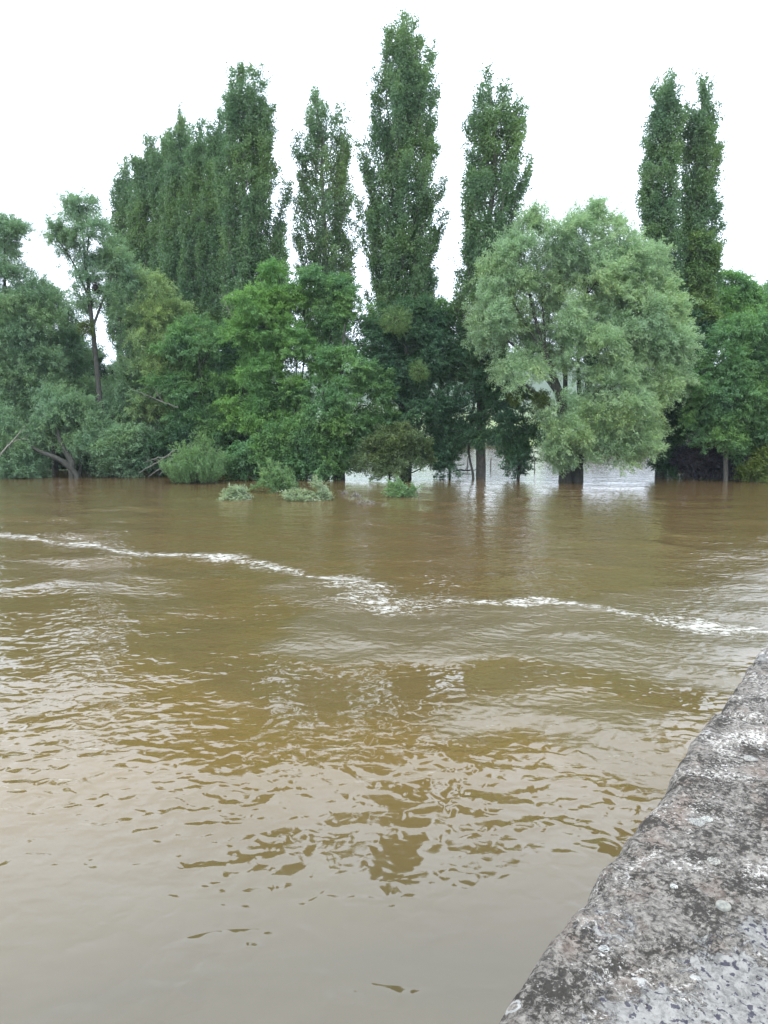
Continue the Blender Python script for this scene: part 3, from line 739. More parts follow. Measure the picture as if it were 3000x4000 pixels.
def flotsam(label, u, v, ln, seed, name='flotsam', grp='floating clumps of twigs'):
    rng = np.random.default_rng(seed)
    c = on_water(u, v)
    tb = Tubes()
    for _ in range(16):
        p0 = c + np.array([rng.normal(0, ln * .35), rng.normal(0, .12), rng.uniform(-.03, .06)])
        p1 = p0 + np.array([rng.normal(0, ln * .5), rng.normal(0, .2), rng.uniform(-.02, .14)])
        q = curve(p0, p1, rng, .18, .15, 6)
        tb.add(q, np.linspace(.022, .008, 6), 5)
    o = tb.build(name, M['post'], None, c)
    o.location = c
    return tag(o, label, 'flotsam', grp)


flotsam('pale hump of tangled twigs floating between the plumed branch and the right branch', 743, 1067, .45, 111)
flotsam('tiny scrap of twigs floating just right of the pale hump of twigs', 770, 1072, .3, 112)
flotsam('flat raft of brown twigs floating nearest the viewer among the drifting scraps', 786, 1089, .7, 113)

# ------------------------------------------------------------------ fences in the flooded meadow
def fence_wire():
    d = 66.0
    pts = [at(960, 1001, d), at(1010, 1000, d), at(1060, 1002, d), at(1100, 1006, d), at(1155, 1008, d), at(1195, 1010, d)]
    root = pts[0].copy(); root[2] = 0
    e = thing('wire_fence', 'thin wire fence on weathered posts crossing the flooded meadow behind the willow', 'fence', root)
    for p in pts:
        tb = Tubes()
        tb.add([[p[0], p[1], -.8], [p[0], p[1], .4], [p[0] + .02, p[1], 1.05]], [.045, .045, .04], 7)
        tb.build('post', M['post'], e, root)
    for hh in (.55, .9):
        tb = Tubes()
        P = []
        for a, b in zip(pts[:-1], pts[1:]):
            for t in np.linspace(0, 1, 6)[:-1]:
                q = a + (b - a) * t
                P.append([q[0], q[1] - .05, hh - .12 * math.sin(math.pi * t)])
        P.append([pts[-1][0], pts[-1][1] - .05, hh])
        tb.add(P, [.012] * len(P), 5)
        tb.build('wire', M['post'], e, root)


fence_wire()


def fence_rail():
    d = 62.0
    a, b = at(452, 970, d), at(512, 973, d)
    root = a.copy(); root[2] = 0
    e = thing('rail_fence', 'pale two-rail fence glimpsed between the osier and the dense green bush', 'fence', root)
    for t in (0, .5, 1):
        p = a + (b - a) * t
        tb = Tubes(); tb.add([[p[0], p[1], -.8], [p[0], p[1], a[2] + .25]], [.06, .05], 8)
        tb.build('post', M['post'], e, root)
    for dz in (.12, -.22):
        tb = Tubes(); tb.add([[a[0] - .3, a[1] - .08, a[2] + dz], [(a[0] + b[0]) / 2, a[1] - .08, a[2] + dz + .02], [b[0] + .3, b[1] - .08, b[2] + dz]], [.045] * 3, 6)
        tb.build('rail', M['rail'], e, root)


fence_rail()

# ------------------------------------------------------------------ trees beyond the flooded meadow
FG = 'far trees beyond the flooded meadow'
for k, (u, w_, top, dd_, lab) in enumerate([(1230, 40, 905, 128, 'far round tree seen under the willow crown, behind the twin trunk'), (1300, 44, 890, 132, 'far tree seen beyond the flood just right of the willow trunk'),
                                            (1365, 46, 898, 126, 'far tree beyond the flood under the right side of the willow'), (1425, 44, 900, 130, 'far tree beyond the flood behind the ivy-wrapped trunk column'),
                                            (1095, 26, 930, 140, 'small far tree on the meadow edge between poplar trunk and leaning sapling'), (985, 30, 915, 138, 'far tree on the meadow edge left of the lone poplar trunk')]):
    lobed_tree('far_tree', lab, 'tree', (u, 970), dd_,
               [(u - w_ * .3, top + 24, w_ * .6, 20), (u + w_ * .35, top + 34, w_ * .6, 22), (u, top + 52, w_ * .9, 16)],
               'round', 'hillwood', trunks=[[(u, 970, .25), (u + 1, top + 20, .06)]], seed=300 + k, dens=.45, clump=1.3, scale=2.2, group=FG)

# ------------------------------------------------------------------ terrain
def terrain():
    xs = np.linspace(-900, 900, 181)
    ys = np.concatenate([np.linspace(-60, 120, 46), np.linspace(124, 200, 39), np.geomspace(205, 1600, 60)])
    X, Y = np.meshgrid(xs, ys)
    f = np.clip((Y - 105) / 45, 0, 1)
    Z = -2.4 + f * 2.6 + np.clip((Y - 150) / 250, 0, 1) * 2.2
    hill = np.clip((Y - 420) / 700, 0, 1)
    hill = hill * hill * (3 - 2 * hill)
    Z = Z + hill * (75 + 18 * np.sin(X / 190 + 1.1) + 10 * np.sin(X / 83)) + .35 * np.sin(X / 17) * np.sin(Y / 23) * (Y > 100)
    V = np.stack([X, Y, Z], -1).reshape(-1, 3)
    ny, nx = X.shape
    idx = np.arange(nx * ny).reshape(ny, nx)
    F = np.stack([idx[:-1, :-1], idx[:-1, 1:], idx[1:, 1:], idx[1:, :-1]], -1).reshape(-1, 4)
    m, nt, out = new_mat('meadow and hill')
    tc = N(nt, 'ShaderNodeTexCoord')
    n1 = noise(nt, mapping(nt, tc.outputs['Object'], (.02, .008, .02)), 1.0, 4, .6)
    n2 = noise(nt, tc.outputs['Object'], .12, 5, .65)
    c = mixc(nt, ramp(nt, n1, [(.4, 0.), (.55, 1.)]), (.10, .17, .045), (.19, .24, .075))
    sep = N(nt, 'ShaderNodeSeparateXYZ'); nt.links.new(tc.outputs['Object'], sep.inputs[0])
    up = math_(nt, 'MULTIPLY_ADD', sep.outputs[2], .06, -.35, clamp=True)
    c = mixc(nt, up, c, mixc(nt, n2, (.02, .05, .02), (.07, .10, .035)))
    p = N(nt, 'ShaderNodeBsdfPrincipled', Roughness=.9)
    nt.links.new(c, p.inputs['Base Color']); nt.links.new(p.outputs[0], out.inputs[0])
    o = np_mesh('ground', V, F, m, None, True)
    tag(o, 'green meadow rising to a wooded hill beyond the flood', None, None, 'structure')


terrain()

# ------------------------------------------------------------------ river
def poly_dist(X, Y, pts):
    best = np.full(X.shape, 1e9); par = np.zeros(X.shape)
    acc = 0.0
    for (x0, y0), (x1, y1) in zip(pts[:-1], pts[1:]):
        dx, dy = x1 - x0, y1 - y0
        L2 = dx * dx + dy * dy
        t = np.clip(((X - x0) * dx + (Y - y0) * dy) / L2, 0, 1)
        dd = np.hypot(X - x0 - t * dx, Y - y0 - t * dy)
        m = dd < best
        best = np.where(m, dd, best); par = np.where(m, acc + t * math.sqrt(L2), par)
        acc += math.sqrt(L2)
    return best, par


def inside(X, Y, pts):
    r = np.zeros(X.shape, bool)
    n = len(pts)
    for i in range(n):
        (x0, y0), (x1, y1) = pts[i], pts[(i + 1) % n]
        c = ((y0 > Y) != (y1 > Y))
        r ^= c & (X < (x1 - x0) * (Y - y0) / (y1 - y0 + 1e-12) + x0)
    return r


def river():
    rng = np.random.default_rng(5)
    ys = np.concatenate([np.linspace(-25, 1.8, 14), np.geomspace(2.0, 60, 560), np.linspace(61, 165, 60)])
    s = np.linspace(-1, 1, 420)
    Y = np.repeat(ys[:, None], len(s), 1)
    X = s[None, :] * (0.62 * np.maximum(Y, 0) + 6 + 0.9 * np.maximum(Y - 50, 0))
    X = X + np.where(np.abs(s)[None, :] > .985, np.sign(s)[None, :] * 60, 0)
    px = lambda pl: [tuple(on_water(u, v)[:2]) for u, v in pl]
    # slow domain warp so every edge is ragged
    wx = X + .35 * np.sin(Y * 1.3 + X * .7) + .15 * np.sin(Y * 3.7 - X * 2.1)
    wy = Y + .30 * np.sin(X * 1.1 - Y * .4) + .12 * np.sin(X * 3.1 + Y * 1.9)
    foam = np.zeros(X.shape)
    for pl, w, a in [
        ([(-30, 1156), (60, 1158), (130, 1170), (200, 1182), (300, 1194), (420, 1205), (520, 1208), (570, 1220), (640, 1238), (700, 1248), (760, 1275), (820, 1300), (880, 1312)], .55, 1.0),
        ([(840, 1298), (900, 1306), (970, 1294)], .35, .8),
        ([(130, 1150), (175, 1158), (230, 1185), (330, 1195)], .5, .8),
        ([(-20, 1118), (60, 1124), (140, 1128)], .5, .6),
        ([(960, 1292), (1060, 1297), (1160, 1303), (1230, 1312), (1300, 1328), (1400, 1340), (1500, 1345), (1600, 1350)], .38, 1.0),
        ([(1400, 1332), (1470, 1350), (1560, 1360)], .35, .7),
        ([(0, 1270), (50, 1262), (120, 1258), (200, 1268)], .3, .55),
        ([(560, 1245), (640, 1250), (700, 1265)], .4, .5),
        ([(690, 1268), (800, 1300), (900, 1330)], .35, .4),
        ([(860, 1215), (960, 1212), (1060, 1216)], .3, .5),
        ([(300, 1330), (400, 1330), (470, 1325)], .3, .3),
        ([(1380, 1120), (1500, 1128), (1640, 1125)], .5, .4),
        ([(1250, 1245), (1400, 1262), (1600, 1240)], .3, .35),
        ([(120, 1040), (200, 1050), (330, 1068)], .5, .25),
        ([(500, 1400), (560, 1418), (640, 1424), (760, 1424), (900, 1424), (1080, 1428)], .09, .55),
        ([(1240, 1500), (1340, 1512), (1480, 1500)], .08, .3),
        # ripples streaming off the trunks and drowned branches
        ([(1015, 1042), (1045, 1041), (1075, 1043)], .22, .5), ([(1195, 1046), (1235, 1045), (1275, 1048)], .22, .55), ([(1105, 1034), (1125, 1033), (1140, 1034)], .2, .4),
        ([(1395, 1034), (1435, 1033), (1470, 1035)], .25, .4), ([(470, 1082), (520, 1085), (560, 1083)], .15, .6), ([(615, 1084), (690, 1090), (750, 1088)], .15, .6),
        ([(830, 1074), (880, 1077), (925, 1075)], .15, .55), ([(530, 1056), (600, 1060), (660, 1059)], .15, .45), ([(370, 1046), (425, 1047), (490, 1046)], .2, .35),
        ([(700, 1110), (780, 1106), (860, 1108)], .2, .35), ([(330, 1085), (420, 1090), (500, 1086)], .25, .35),
    ]:
        dd, par = poly_dist(wx, wy, px(pl))
        wv = 2.2 * w * (0.75 + .45 * np.sin(par * 1.7 + a * 9) * np.sin(par * .63 + 2))
        foam = np.maximum(foam, a * (.90 + .10 * np.sin(par * 2.3 + a * 5) * np.sin(par * .9 + 1)) * np.exp(-(dd / np.maximum(wv, .08)) ** 2))
    # ruffled, upwelling water against smooth water
    turb = np.zeros(X.shape)
    for pl, soft, a in [
        ([(520, 1398), (560, 1418), (650, 1424), (900, 1424), (1130, 1432), (1250, 1460), (1400, 1485), (1520, 1492), (1659, 1400), (1800, 1250), (1659, 1215), (1500, 1255), (1300, 1300), (1100, 1300), (900, 1310), (760, 1265), (640, 1245), (560, 1260), (700, 1320), (600, 1350)], .25, 1.0),
        ([(900, 1540), (1100, 1490), (1300, 1520), (1480, 1540), (1560, 1500), (1480, 1640), (1380, 1740), (1300, 1660), (1180, 1590), (1000, 1600)], .35, .75),
        ([(-40, 1210), (130, 1200), (330, 1215), (460, 1245), (420, 1330), (250, 1320), (100, 1260)], .5, .55),
        ([(1200, 1190), (1659, 1160), (1800, 1260), (1400, 1290)], .6, .5),
    ]:
        P = px(pl)
        dd, _ = poly_dist(wx, wy, P + P[:1])
        sd = np.where(inside(wx, wy, P), dd, -dd)
        turb = np.maximum(turb, a * np.clip(sd / soft * .5 + .5, 0, 1))
    turb = np.maximum(turb, .9 * np.exp(-((foam - 1) / .6) ** 2) * (foam > .2))
    dist = np.hypot(X, Y)
    chop = np.clip((dist - 5.2) / 3.5, 0, 1)             # the eddy close under the wall is nearly still
    calm = np.zeros(X.shape)
    for pl, soft in [([(430, 1432), (700, 1432), (1130, 1440), (1230, 1475), (1080, 1510), (900, 1540), (640, 1545), (420, 1500)], .5), ([(330, 1345), (500, 1345), (500, 1400), (560, 1430), (420, 1470), (330, 1420)], .6), ([(1180, 1430), (1480, 1490), (1500, 1520), (1300, 1510)], .3)]:
        P = px(pl)
        dd, _ = poly_dist(wx, wy, P + P[:1])
        sd = np.where(inside(wx, wy, P), dd, -dd)
        calm = np.maximum(calm, np.clip(sd / soft * .5 + .5, 0, 1))
    chop = chop * (1 - .42 * np.clip((dist - 10.5) / 4.5, 0, 1))
    chop = chop * (1 - .5 * calm)
    turb = turb * (1 - .8 * calm)
    # real swell: large low waves
    Z = np.zeros(X.shape)
    for _ in range(46):
        th = rng.normal(math.pi / 2, .75); lam = rng.uniform(.9, 4.5)
        kx, ky = math.cos(th) * 2 * math.pi / lam, math.sin(th) * 2 * math.pi / lam
        Z += lam * .0011 * np.sin(kx * wx + ky * wy + rng.random() * 6.28)
    Z *= (.25 + .75 * chop) * (1 + 1.6 * turb) * np.clip((60 - Y) / 20, .15, 1)
    V = np.stack([X, Y, Z], -1).reshape(-1, 3)
    ny, nx = X.shape
    idx = np.arange(nx * ny).reshape(ny, nx)
    F = np.stack([idx[:-1, :-1], idx[:-1, 1:], idx[1:, 1:], idx[1:, :-1]], -1).reshape(-1, 4)

    m, nt, out = new_mat('muddy flood water')
    tc = N(nt, 'ShaderNodeTexCoord')
    ob = tc.outputs['Object']
    att = lambda n_: N(nt, 'ShaderNodeAttribute', _attribute_name=n_).outputs['Fac']
    fo, tu, ch = att('foam'), att('turb'), att('chop')
    flow = mapping(nt, ob, (.55, 1.0, 1.0), (0, 0, math.radians(-6)))
    flow2 = mapping(nt, ob, (.9, 1.0, 1.0), (0, 0, math.radians(14)))
    w1 = noise(nt, flow, 1.9, 1, .4, .6)
    w2 = noise(nt, flow2, 5.6, 1, .35, .4)
    w3 = noise(nt, flow, 17, 3, .6, .3)
    amp1 = math_(nt, 'MULTIPLY_ADD', ch, .022, .007)
    pat = ramp(nt, noise(nt, mapping(nt, ob, (.7, 1, 1)), .8, 3, .6, .5), [(.50, 0.), (.64, 1.)])
    amp2 = math_(nt, 'ADD', math_(nt, 'MULTIPLY_ADD', ch, .0160, math_(nt, 'MULTIPLY_ADD', pat, .0150, .0036)), math_(nt, 'MULTIPLY', tu, .012))
    amp3 = math_(nt, 'MULTIPLY_ADD', tu, .0068, math_(nt, 'MULTIPLY', ch, .0011))
    hgt = math_(nt, 'ADD', math_(nt, 'ADD', math_(nt, 'MULTIPLY', w1, amp1), math_(nt, 'MULTIPLY', w2, amp2)), math_(nt, 'MULTIPLY', w3, amp3))
    # foam: streaky crumbs
    s1 = noise(nt, mapping(nt, ob, (1.0, 1.7, 1), (0, 0, math.radians(-12))), 2.6, 6, .76, .8)
    s2 = noise(nt, mapping(nt, ob, (1.0, 1.2, 1)), 8, 4, .72, .5)
    cr = math_(nt, 'ADD', math_(nt, 'MULTIPLY', s1, .52), math_(nt, 'MULTIPLY', s2, .48))
    thr = math_(nt, 'MULTIPLY_ADD', fo, -.24, .693)
    fm = math_(nt, 'MULTIPLY', math_(nt, 'SUBTRACT', cr, thr), 13, clamp=True)
    # sparse flecks everywhere
    fl = noise(nt, mapping(nt, ob, (.5, 2.2, 1)), 2.4, 5, .75, .3)
    flm = math_(nt, 'MULTIPLY', math_(nt, 'SUBTRACT', fl, .59), 9, clamp=True)
    flm = math_(nt, 'MULTIPLY', flm, math_(nt, 'MULTIPLY', math_(nt, 'POWER', ch, 5), .6))
    fm = math_(nt, 'MAXIMUM', fm, flm, clamp=True)
    fm = math_(nt, 'MULTIPLY', fm, .88)
    big = noise(nt, mapping(nt, ob, (.22, .4, 1)), 1.0, 3, .6, .6)
    mud = mixc(nt, big, (.128, .081, .024), (.151, .098, .032))
    mud = mixc(nt, math_(nt, 'MULTIPLY', tu, .5), mud, (.116, .098, .056))
    sepw = N(nt, 'ShaderNodeSeparateXYZ'); nt.links.new(ob, sepw.inputs[0])
    main = ramp(nt, math_(nt, 'MULTIPLY_ADD', sepw.outputs[1], .05, math_(nt, 'MULTIPLY_ADD', big, .6, -.7)), [(.3, 0.), (.9, 1.)])   # redder out in the main current
    mud = mixc(nt, main, mud, mixc(nt, big, (.138, .080, .031), (.164, .098, .041)))
    mud = mixc(nt, ch, mixc(nt, noise(nt, mapping(nt, ob, (.5, .9, 1), (0, 0, .5)), 1.1, 4, .6, 1.6), (.074, .054, .024), (.102, .078, .036)), mud)   # darker and greyer in the near eddy
    p = N(nt, 'ShaderNodeBsdfPrincipled', Roughness=.04, IOR=1.66)
    p.inputs['Specular IOR Level'].default_value = .5
    nt.links.new(mixc(nt, fm, mud, (.50, .475, .41)), p.inputs['Base Color'])
    nt.links.new(math_(nt, 'ADD', math_(nt, 'MULTIPLY_ADD', fm, .6, .02), math_(nt, 'MULTIPLY_ADD', tu, .17, math_(nt, 'MULTIPLY', ch, .03))), p.inputs['Roughness'])
    b = N(nt, 'ShaderNodeBump', Strength=1.0, Distance=1.0)
    nt.links.new(math_(nt, 'MULTIPLY_ADD', fm, .006, hgt), b.inputs['Height'])
    nt.links.new(b.outputs[0], p.inputs['Normal'])
    nt.links.new(p.outputs[0], out.inputs[0])
    o = np_mesh('river_water', V, F, m, None, True)
    for nm, arr in (('foam', foam), ('turb', turb), ('chop', chop)):
        a = o.data.attributes.new(nm, 'FLOAT', 'POINT')
        a.data.foreach_set('value', arr.astype(np.float32).ravel())
    tag(o, 'brown flood water with foam lines and sky reflections', None, None, 'structure')


river()

# ------------------------------------------------------------------ parapet wall
TOP = H - 0.70
E0 = on_water(1060, 2212, TOP)          # two points on the river edge of the wall top
E1 = on_water(1659, 1378, TOP)
WDIR = unit(E1 - E0)
WNRM = np.array([WDIR[1], -WDIR[0], 0])  # to the land side
WIDTH = 0.46


def stone_mat():
    m, nt, out = new_mat('lichened limestone')
    tc = N(nt, 'ShaderNodeTexCoord')
    ob = tc.outputs['Object']
    L = lambda sc_, loc=(0, 0, 0): mapping(nt, ob, (sc_, sc_, sc_), (0, 0, 0), loc)
    nbig = noise(nt, L(1, (3, 1, 0)), 13, 4, .6, .3)
    nmid = noise(nt, L(1, (7, 2, 0)), 85, 6, .75, .5)
    nfin = noise(nt, L(1, (1, 9, 0)), 300, 4, .7, .2)
    # grey crust with brownish ground
    col = mixc(nt, ramp(nt, nmid, [(.40, 0.), (.60, 1.)]), (.062, .053, .045), (.30, .268, .228))
    col = mixc(nt, ramp(nt, noise(nt, L(1, (5, 5, 0)), 11, 4, .6), [(.52, 0.), (.68, .55)]), col, (.23, .165, .125))
    # dark lichen crust
    dk = math_(nt, 'ADD', math_(nt, 'MULTIPLY', nbig, .5), math_(nt, 'MULTIPLY', noise(nt, L(1, (2, 8, 0)), 120, 5, .75, .4), .62))
    col = mixc(nt, ramp(nt, dk, [(.57, 0.), (.615, .92)]), col, (.036, .031, .025))
    # white crust
    wh = math_(nt, 'ADD', math_(nt, 'MULTIPLY', noise(nt, L(1, (12, 3, 0)), 8, 3, .6), .45), math_(nt, 'MULTIPLY', noise(nt, L(1, (4, 14, 0)), 135, 5, .75, .5), .6))
    col = mixc(nt, ramp(nt, wh, [(.585, 0.), (.645, .85)]), col, (.66, .61, .54))
    # smooth blue grey lichen sheets with dark specks, towards the near inner side of the top
    a = N(nt, 'ShaderNodeAttribute', _attribute_name='sheet').outputs['Fac']
    sh = math_(nt, 'ADD', a, math_(nt, 'MULTIPLY_ADD', noise(nt, L(1, (8, 8, 0)), 34, 6, .75, .6), 2.4, -1.2))
    shm = ramp(nt, sh, [(.46, 0.), (.60, .92)])
    sp = noise(nt, L(1, (9, 1, 0)), 95, 3, .55, .15)
    sheet = mixc(nt, ramp(nt, sp, [(.575, 0.), (.60, 1.)]), mixc(nt, ramp(nt, nmid, [(.38, 0.), (.58, 1.)]), (.135, .127, .115), (.265, .250, .225)), (.045, .042, .055))
    col = mixc(nt, shm, col, sheet)
    # small round white rosettes
    vo = nt.nodes.new('ShaderNodeTexVoronoi'); vo.inputs['Scale'].default_value = 17
    nt.links.new(L(1, (1, 1, 0)), vo.inputs['Vector'])
    wob = math_(nt, 'MULTIPLY_ADD', noise(nt, L(1), 90, 2, .5), .16, vo.outputs['Distance'])
    sepc = N(nt, 'ShaderNodeSeparateColor'); nt.links.new(vo.outputs['Color'], sepc.inputs[0])
    size = math_(nt, 'MULTIPLY_ADD', sepc.outputs[0], .22, .08)
    ring = math_(nt, 'COMPARE', wob, size, .035)
    pick = math_(nt, 'GREATER_THAN', sepc.outputs[1], .80)
    col = mixc(nt, math_(nt, 'MULTIPLY', math_(nt, 'MULTIPLY', ring, pick), .5), col, (.60, .59, .55))
    p = N(nt, 'ShaderNodeBsdfPrincipled', Roughness=.92)
    p.inputs['Specular IOR Level'].default_value = .2
    nt.links.new(col, p.inputs['Base Color'])
    hh = math_(nt, 'ADD', math_(nt, 'MULTIPLY', nmid, .008), math_(nt, 'MULTIPLY', nfin, .0018))
    hh = math_(nt, 'MULTIPLY', hh, math_(nt, 'MULTIPLY_ADD', shm, -.7, 1.0))
    b = N(nt, 'ShaderNodeBump', Strength=.9, Distance=1.0)
    nt.links.new(hh, b.inputs['Height']); nt.links.new(b.outputs[0], p.inputs['Normal'])
    nt.links.new(p.outputs[0], out.inputs[0])
    return m


def masonry_mat():
    m, nt, out = new_mat('wall masonry')
    tc = N(nt, 'ShaderNodeTexCoord')
    br = nt.nodes.new('ShaderNodeTexBrick')
    br.inputs['Scale'].default_value = 1.0; br.inputs['Brick Width'].default_value = .62; br.inputs['Row Height'].default_value = .3
    br.inputs['Mortar Size'].default_value = .012
    br.inputs['Color1'].default_value = (.24, .22, .19, 1); br.inputs['Color2'].default_value = (.33, .30, .26, 1); br.inputs['Mortar'].default_value = (.16, .15, .13, 1)
    nt.links.new(mapping(nt, tc.outputs['Object'], (1, 1, 1), (math.radians(90), 0, 0)), br.inputs['Vector'])
    n1 = noise(nt, tc.outputs['Object'], 5, 6, .7)
    p = N(nt, 'ShaderNodeBsdfPrincipled', Roughness=.9)
    nt.links.new(mixc(nt, ramp(nt, n1, [(.45, 0.), (.65, .8)]), br.outputs[0], (.06, .055, .05)), p.inputs['Base Color'])
    b = N(nt, 'ShaderNodeBump', Strength=.6, Distance=.03)
    nt.links.new(n1, b.inputs['Height']); nt.links.new(b.outputs[0], p.inputs['Normal'])
    nt.links.new(p.outputs[0], out.inputs[0])
    return m


def vnoise(x, y, seed):
    """smooth value noise on a lattice"""
    r = np.random.default_rng(seed).random((256, 256))
    xi, yi = np.floor(x).astype(int), np.floor(y).astype(int)
    fx, fy = x - xi, y - yi
    fx = fx * fx * (3 - 2 * fx); fy = fy * fy * (3 - 2 * fy)
    g = lambda i, j: r[i % 256, j % 256]
    return (g(xi, yi) * (1 - fx) + g(xi + 1, yi) * fx) * (1 - fy) + (g(xi, yi + 1) * (1 - fx) + g(xi + 1, yi + 1) * fx) * fy


def wall():
    base = np.array([E0[0], E0[1], 0.0])
    e = thing('stone_parapet', 'lichen-crusted stone parapet wall in the lower right corner', 'wall', base)
    e.rotation_euler = (0, 0, math.atan2(WDIR[1], WDIR[0]))
    # local frame: x along the wall, y to the river (+), so the land side is -y
    sm = stone_mat()
    joints = [-2.9, -1.45, 1.21, 2.75, 4.2, 5.6, 7.1, 8.6]
    for bi, (x0, x1) in enumerate(zip(joints[:-1], joints[1:])):
        x0 += .004; x1 -= .004
        step = .007 if x1 < 3 and x0 > -1.5 else .02
        nx = int((x1 - x0) / step)
        xs = np.linspace(x0, x1, nx)
        # cross-section: down the river face, over the top, down the land face
        prof = [(0.0, -.20)] + [(0.0, z) for z in np.linspace(-.19, -.022, 14)] + \
               [(-.022 + .022 * math.cos(a), -.022 + .022 * math.sin(a)) for a in np.linspace(.2, math.pi / 2, 6)]
        prof += [(y, 0.0) for y in np.linspace(-.03, -WIDTH + .03, int(WIDTH / step))]
        prof += [(-WIDTH + .022 - .022 * math.cos(a), -.022 + .022 * math.sin(a)) for a in np.linspace(math.pi / 2, .2, 4)] + [(-WIDTH, z) for z in np.linspace(-.03, -.20, 6)]
        pr = np.array(prof)
        Xg, Py = np.meshgrid(xs, pr[:, 0], indexing='ij'); _, Pz = np.meshgrid(xs, pr[:, 1], indexing='ij')
        top_w = np.clip((Pz + .06) / .05, 0, 1)
        n1 = vnoise(Xg * 6 + 5, Py * 6 + Pz * 6 + 9, 1) - .5
        n2 = vnoise(Xg * 27, Py * 27 + Pz * 27, 2) - .5
        n3 = vnoise(Xg * 75, Py * 75 + Pz * 75, 3) - .5
        dz = n1 * .009 + n2 * .006 + n3 * .004
        edge = np.exp(-(Py / .035) ** 2)
        off = (vnoise(Xg * 3 + 20, Py * 0 + .5, 4) - .5) * .016 + (vnoise(Xg * 22, Py * 0 + .5, 6) - .5) * .009
        Yg = Py + off * np.exp(Py / .08) + n2 * .006 * (1 - top_w) + [0, .004, 0, -.010, 0, .006, -.006, 0][bi]
        chip = np.clip(vnoise(Xg * 13 + 7, Py * 13 + 3, 7) - .62, 0, 1)
        Zg = TOP + Pz + dz * top_w - edge * chip * .05 + [0, 0, 0, .004, 0, .003, 0, 0][bi]
        endr = np.minimum(Xg - x0, x1 - Xg)
        Zg -= np.exp(-(endr / .010) ** 2) * .012 * top_w
        V = np.stack([Xg, Yg, Zg], -1).reshape(-1, 3)
        ni, nj = Xg.shape
        idx = np.arange(ni * nj).reshape(ni, nj)
        F = np.stack([idx[:-1, :-1], idx[:-1, 1:], idx[1:, 1:], idx[1:, :-1]], -1).reshape(-1, 4)[:, ::-1]
        o = np_mesh('coping_stone', V, F, sm, e, True)
        sheet = np.zeros(Xg.shape)
        for (u, v, r, a) in [(1600, 2120, .07, 1.), (1655, 2030, .05, .9), (1440, 2235, .09, 1.), (1310, 1990, .06, .55), (1640, 2200, .10, 1.), (1635, 1420, .12, .5)]:
            q = on_water(u, v, TOP) - base
            lx = q[0] * WDIR[0] + q[1] * WDIR[1]; ly = -q[0] * WNRM[0] - q[1] * WNRM[1]
            sheet = np.maximum(sheet, a * np.exp(-((Xg - lx) ** 2 + (Yg - ly) ** 2) / r ** 2 * 1.0))
        at_ = o.data.attributes.new('sheet', 'FLOAT', 'POINT')
        at_.data.foreach_set('value', sheet.astype(np.float32).ravel())
    # masonry body under the coping
    x0, x1, y0, y1, z0, z1 = -2.9, 8.6, -WIDTH + .04, -.05, -2.2, TOP - .19
    V = [(x, y, z) for x in (x0, x1) for y in (y0, y1) for z in (z0, z1)]
    F = [(0, 1, 3, 2), (4, 6, 7, 5), (0, 4, 5, 1), (2, 3, 7, 6), (0, 2, 6, 4), (1, 5, 7, 3)]
    np_mesh('wall_body', V, F, masonry_mat(), e)
    # small discs and rosettes on the top
    def disc(label, u, v, r, col, seed, ring=False, cat='lichen', name='lichen_rosette', flat=.0007):
        rng = np.random.default_rng(seed)
        c = on_water(u, v, TOP)
        for _ in range(3):      # sit on the rough surface
            q = c - base
            lx = q[0] * WDIR[0] + q[1] * WDIR[1]; ly = -q[0] * WNRM[0] - q[1] * WNRM[1]
            g = np.array([lx]), np.array([ly])
            zz = (vnoise(g[0] * 6 + 5, g[1] * 6 + 9, 1) - .5) * .009 + (vnoise(g[0] * 27, g[1] * 27, 2) - .5) * .006 + (vnoise(g[0] * 75, g[1] * 75, 3) - .5) * .004
            c = on_water(u, v, TOP + float(zz[0]) + .0012)
        prof = [(0, 1.6), (.18, 1.7), (.26, 1.0), (.6, .75), (.86, 1.1), (1.0, .8), (1.03, -1.5)] if not ring else [(0, 2.2), (.14, 2.0), (.3, .2), (.6, .1), (.74, 1.5), (.9, 1.6), (1.0, .8), (1.04, -1.5)]
        k = 28
        th = np.linspace(0, 2 * math.pi, k, endpoint=False)
        wob = 1 + (.03 if cat != 'lichen' else .09) * np.sin(th * 3 + rng.random() * 6) + (.0 if cat != 'lichen' else .05) * np.sin(th * 7 + 1)
        V = []
        for pr_, pz in prof:
            for t_, w_ in zip(th, wob):
                V.append((math.cos(t_) * r * max(pr_, .002) * w_, math.sin(t_) * r * max(pr_, .002) * w_, pz * flat))
        n = len(prof)
        idx = np.arange(n * k).reshape(n, k)
        a, b = idx[:-1], idx[1:]
        F = np.stack([a, b, np.roll(b, -1, 1), np.roll(a, -1, 1)], -1).reshape(-1, 4)
        m, nt, out = new_mat('rosette crust')
        tc = N(nt, 'ShaderNodeTexCoord')
        nz = ramp(nt, noise(nt, tc.outputs['Object'], 380 if cat == 'lichen' else 120, 5, .75, .4), [(.40, 0.), (.60, 1.)])
        p = N(nt, 'ShaderNodeBsdfPrincipled', Roughness=.9)
        nt.links.new(mixc(nt, nz, tuple(x * (.16 if cat == 'lichen' else .45) for x in col), (col[0] * .74, col[1] * .70, col[2] * .64)), p.inputs['Base Color'])
        nt.links.new(p.outputs[0], out.inputs[0])
        o = np_mesh(name, V, F, m, None, True)
        o.location = c
        tag(o, label, cat, 'round lichen rosettes on the parapet' if cat == 'lichen' else None)
    disc('smooth grey button-like disc with a raised middle lying on the parapet', 1562, 1957, .0105, (.36, .36, .32), 1, cat='disc', name='stone_disc', flat=.0028)
    disc('pale ring-shaped lichen with a white dot in its middle, right half of the parapet', 1542, 1860, .010, (.46, .45, .41), 2, ring=True)
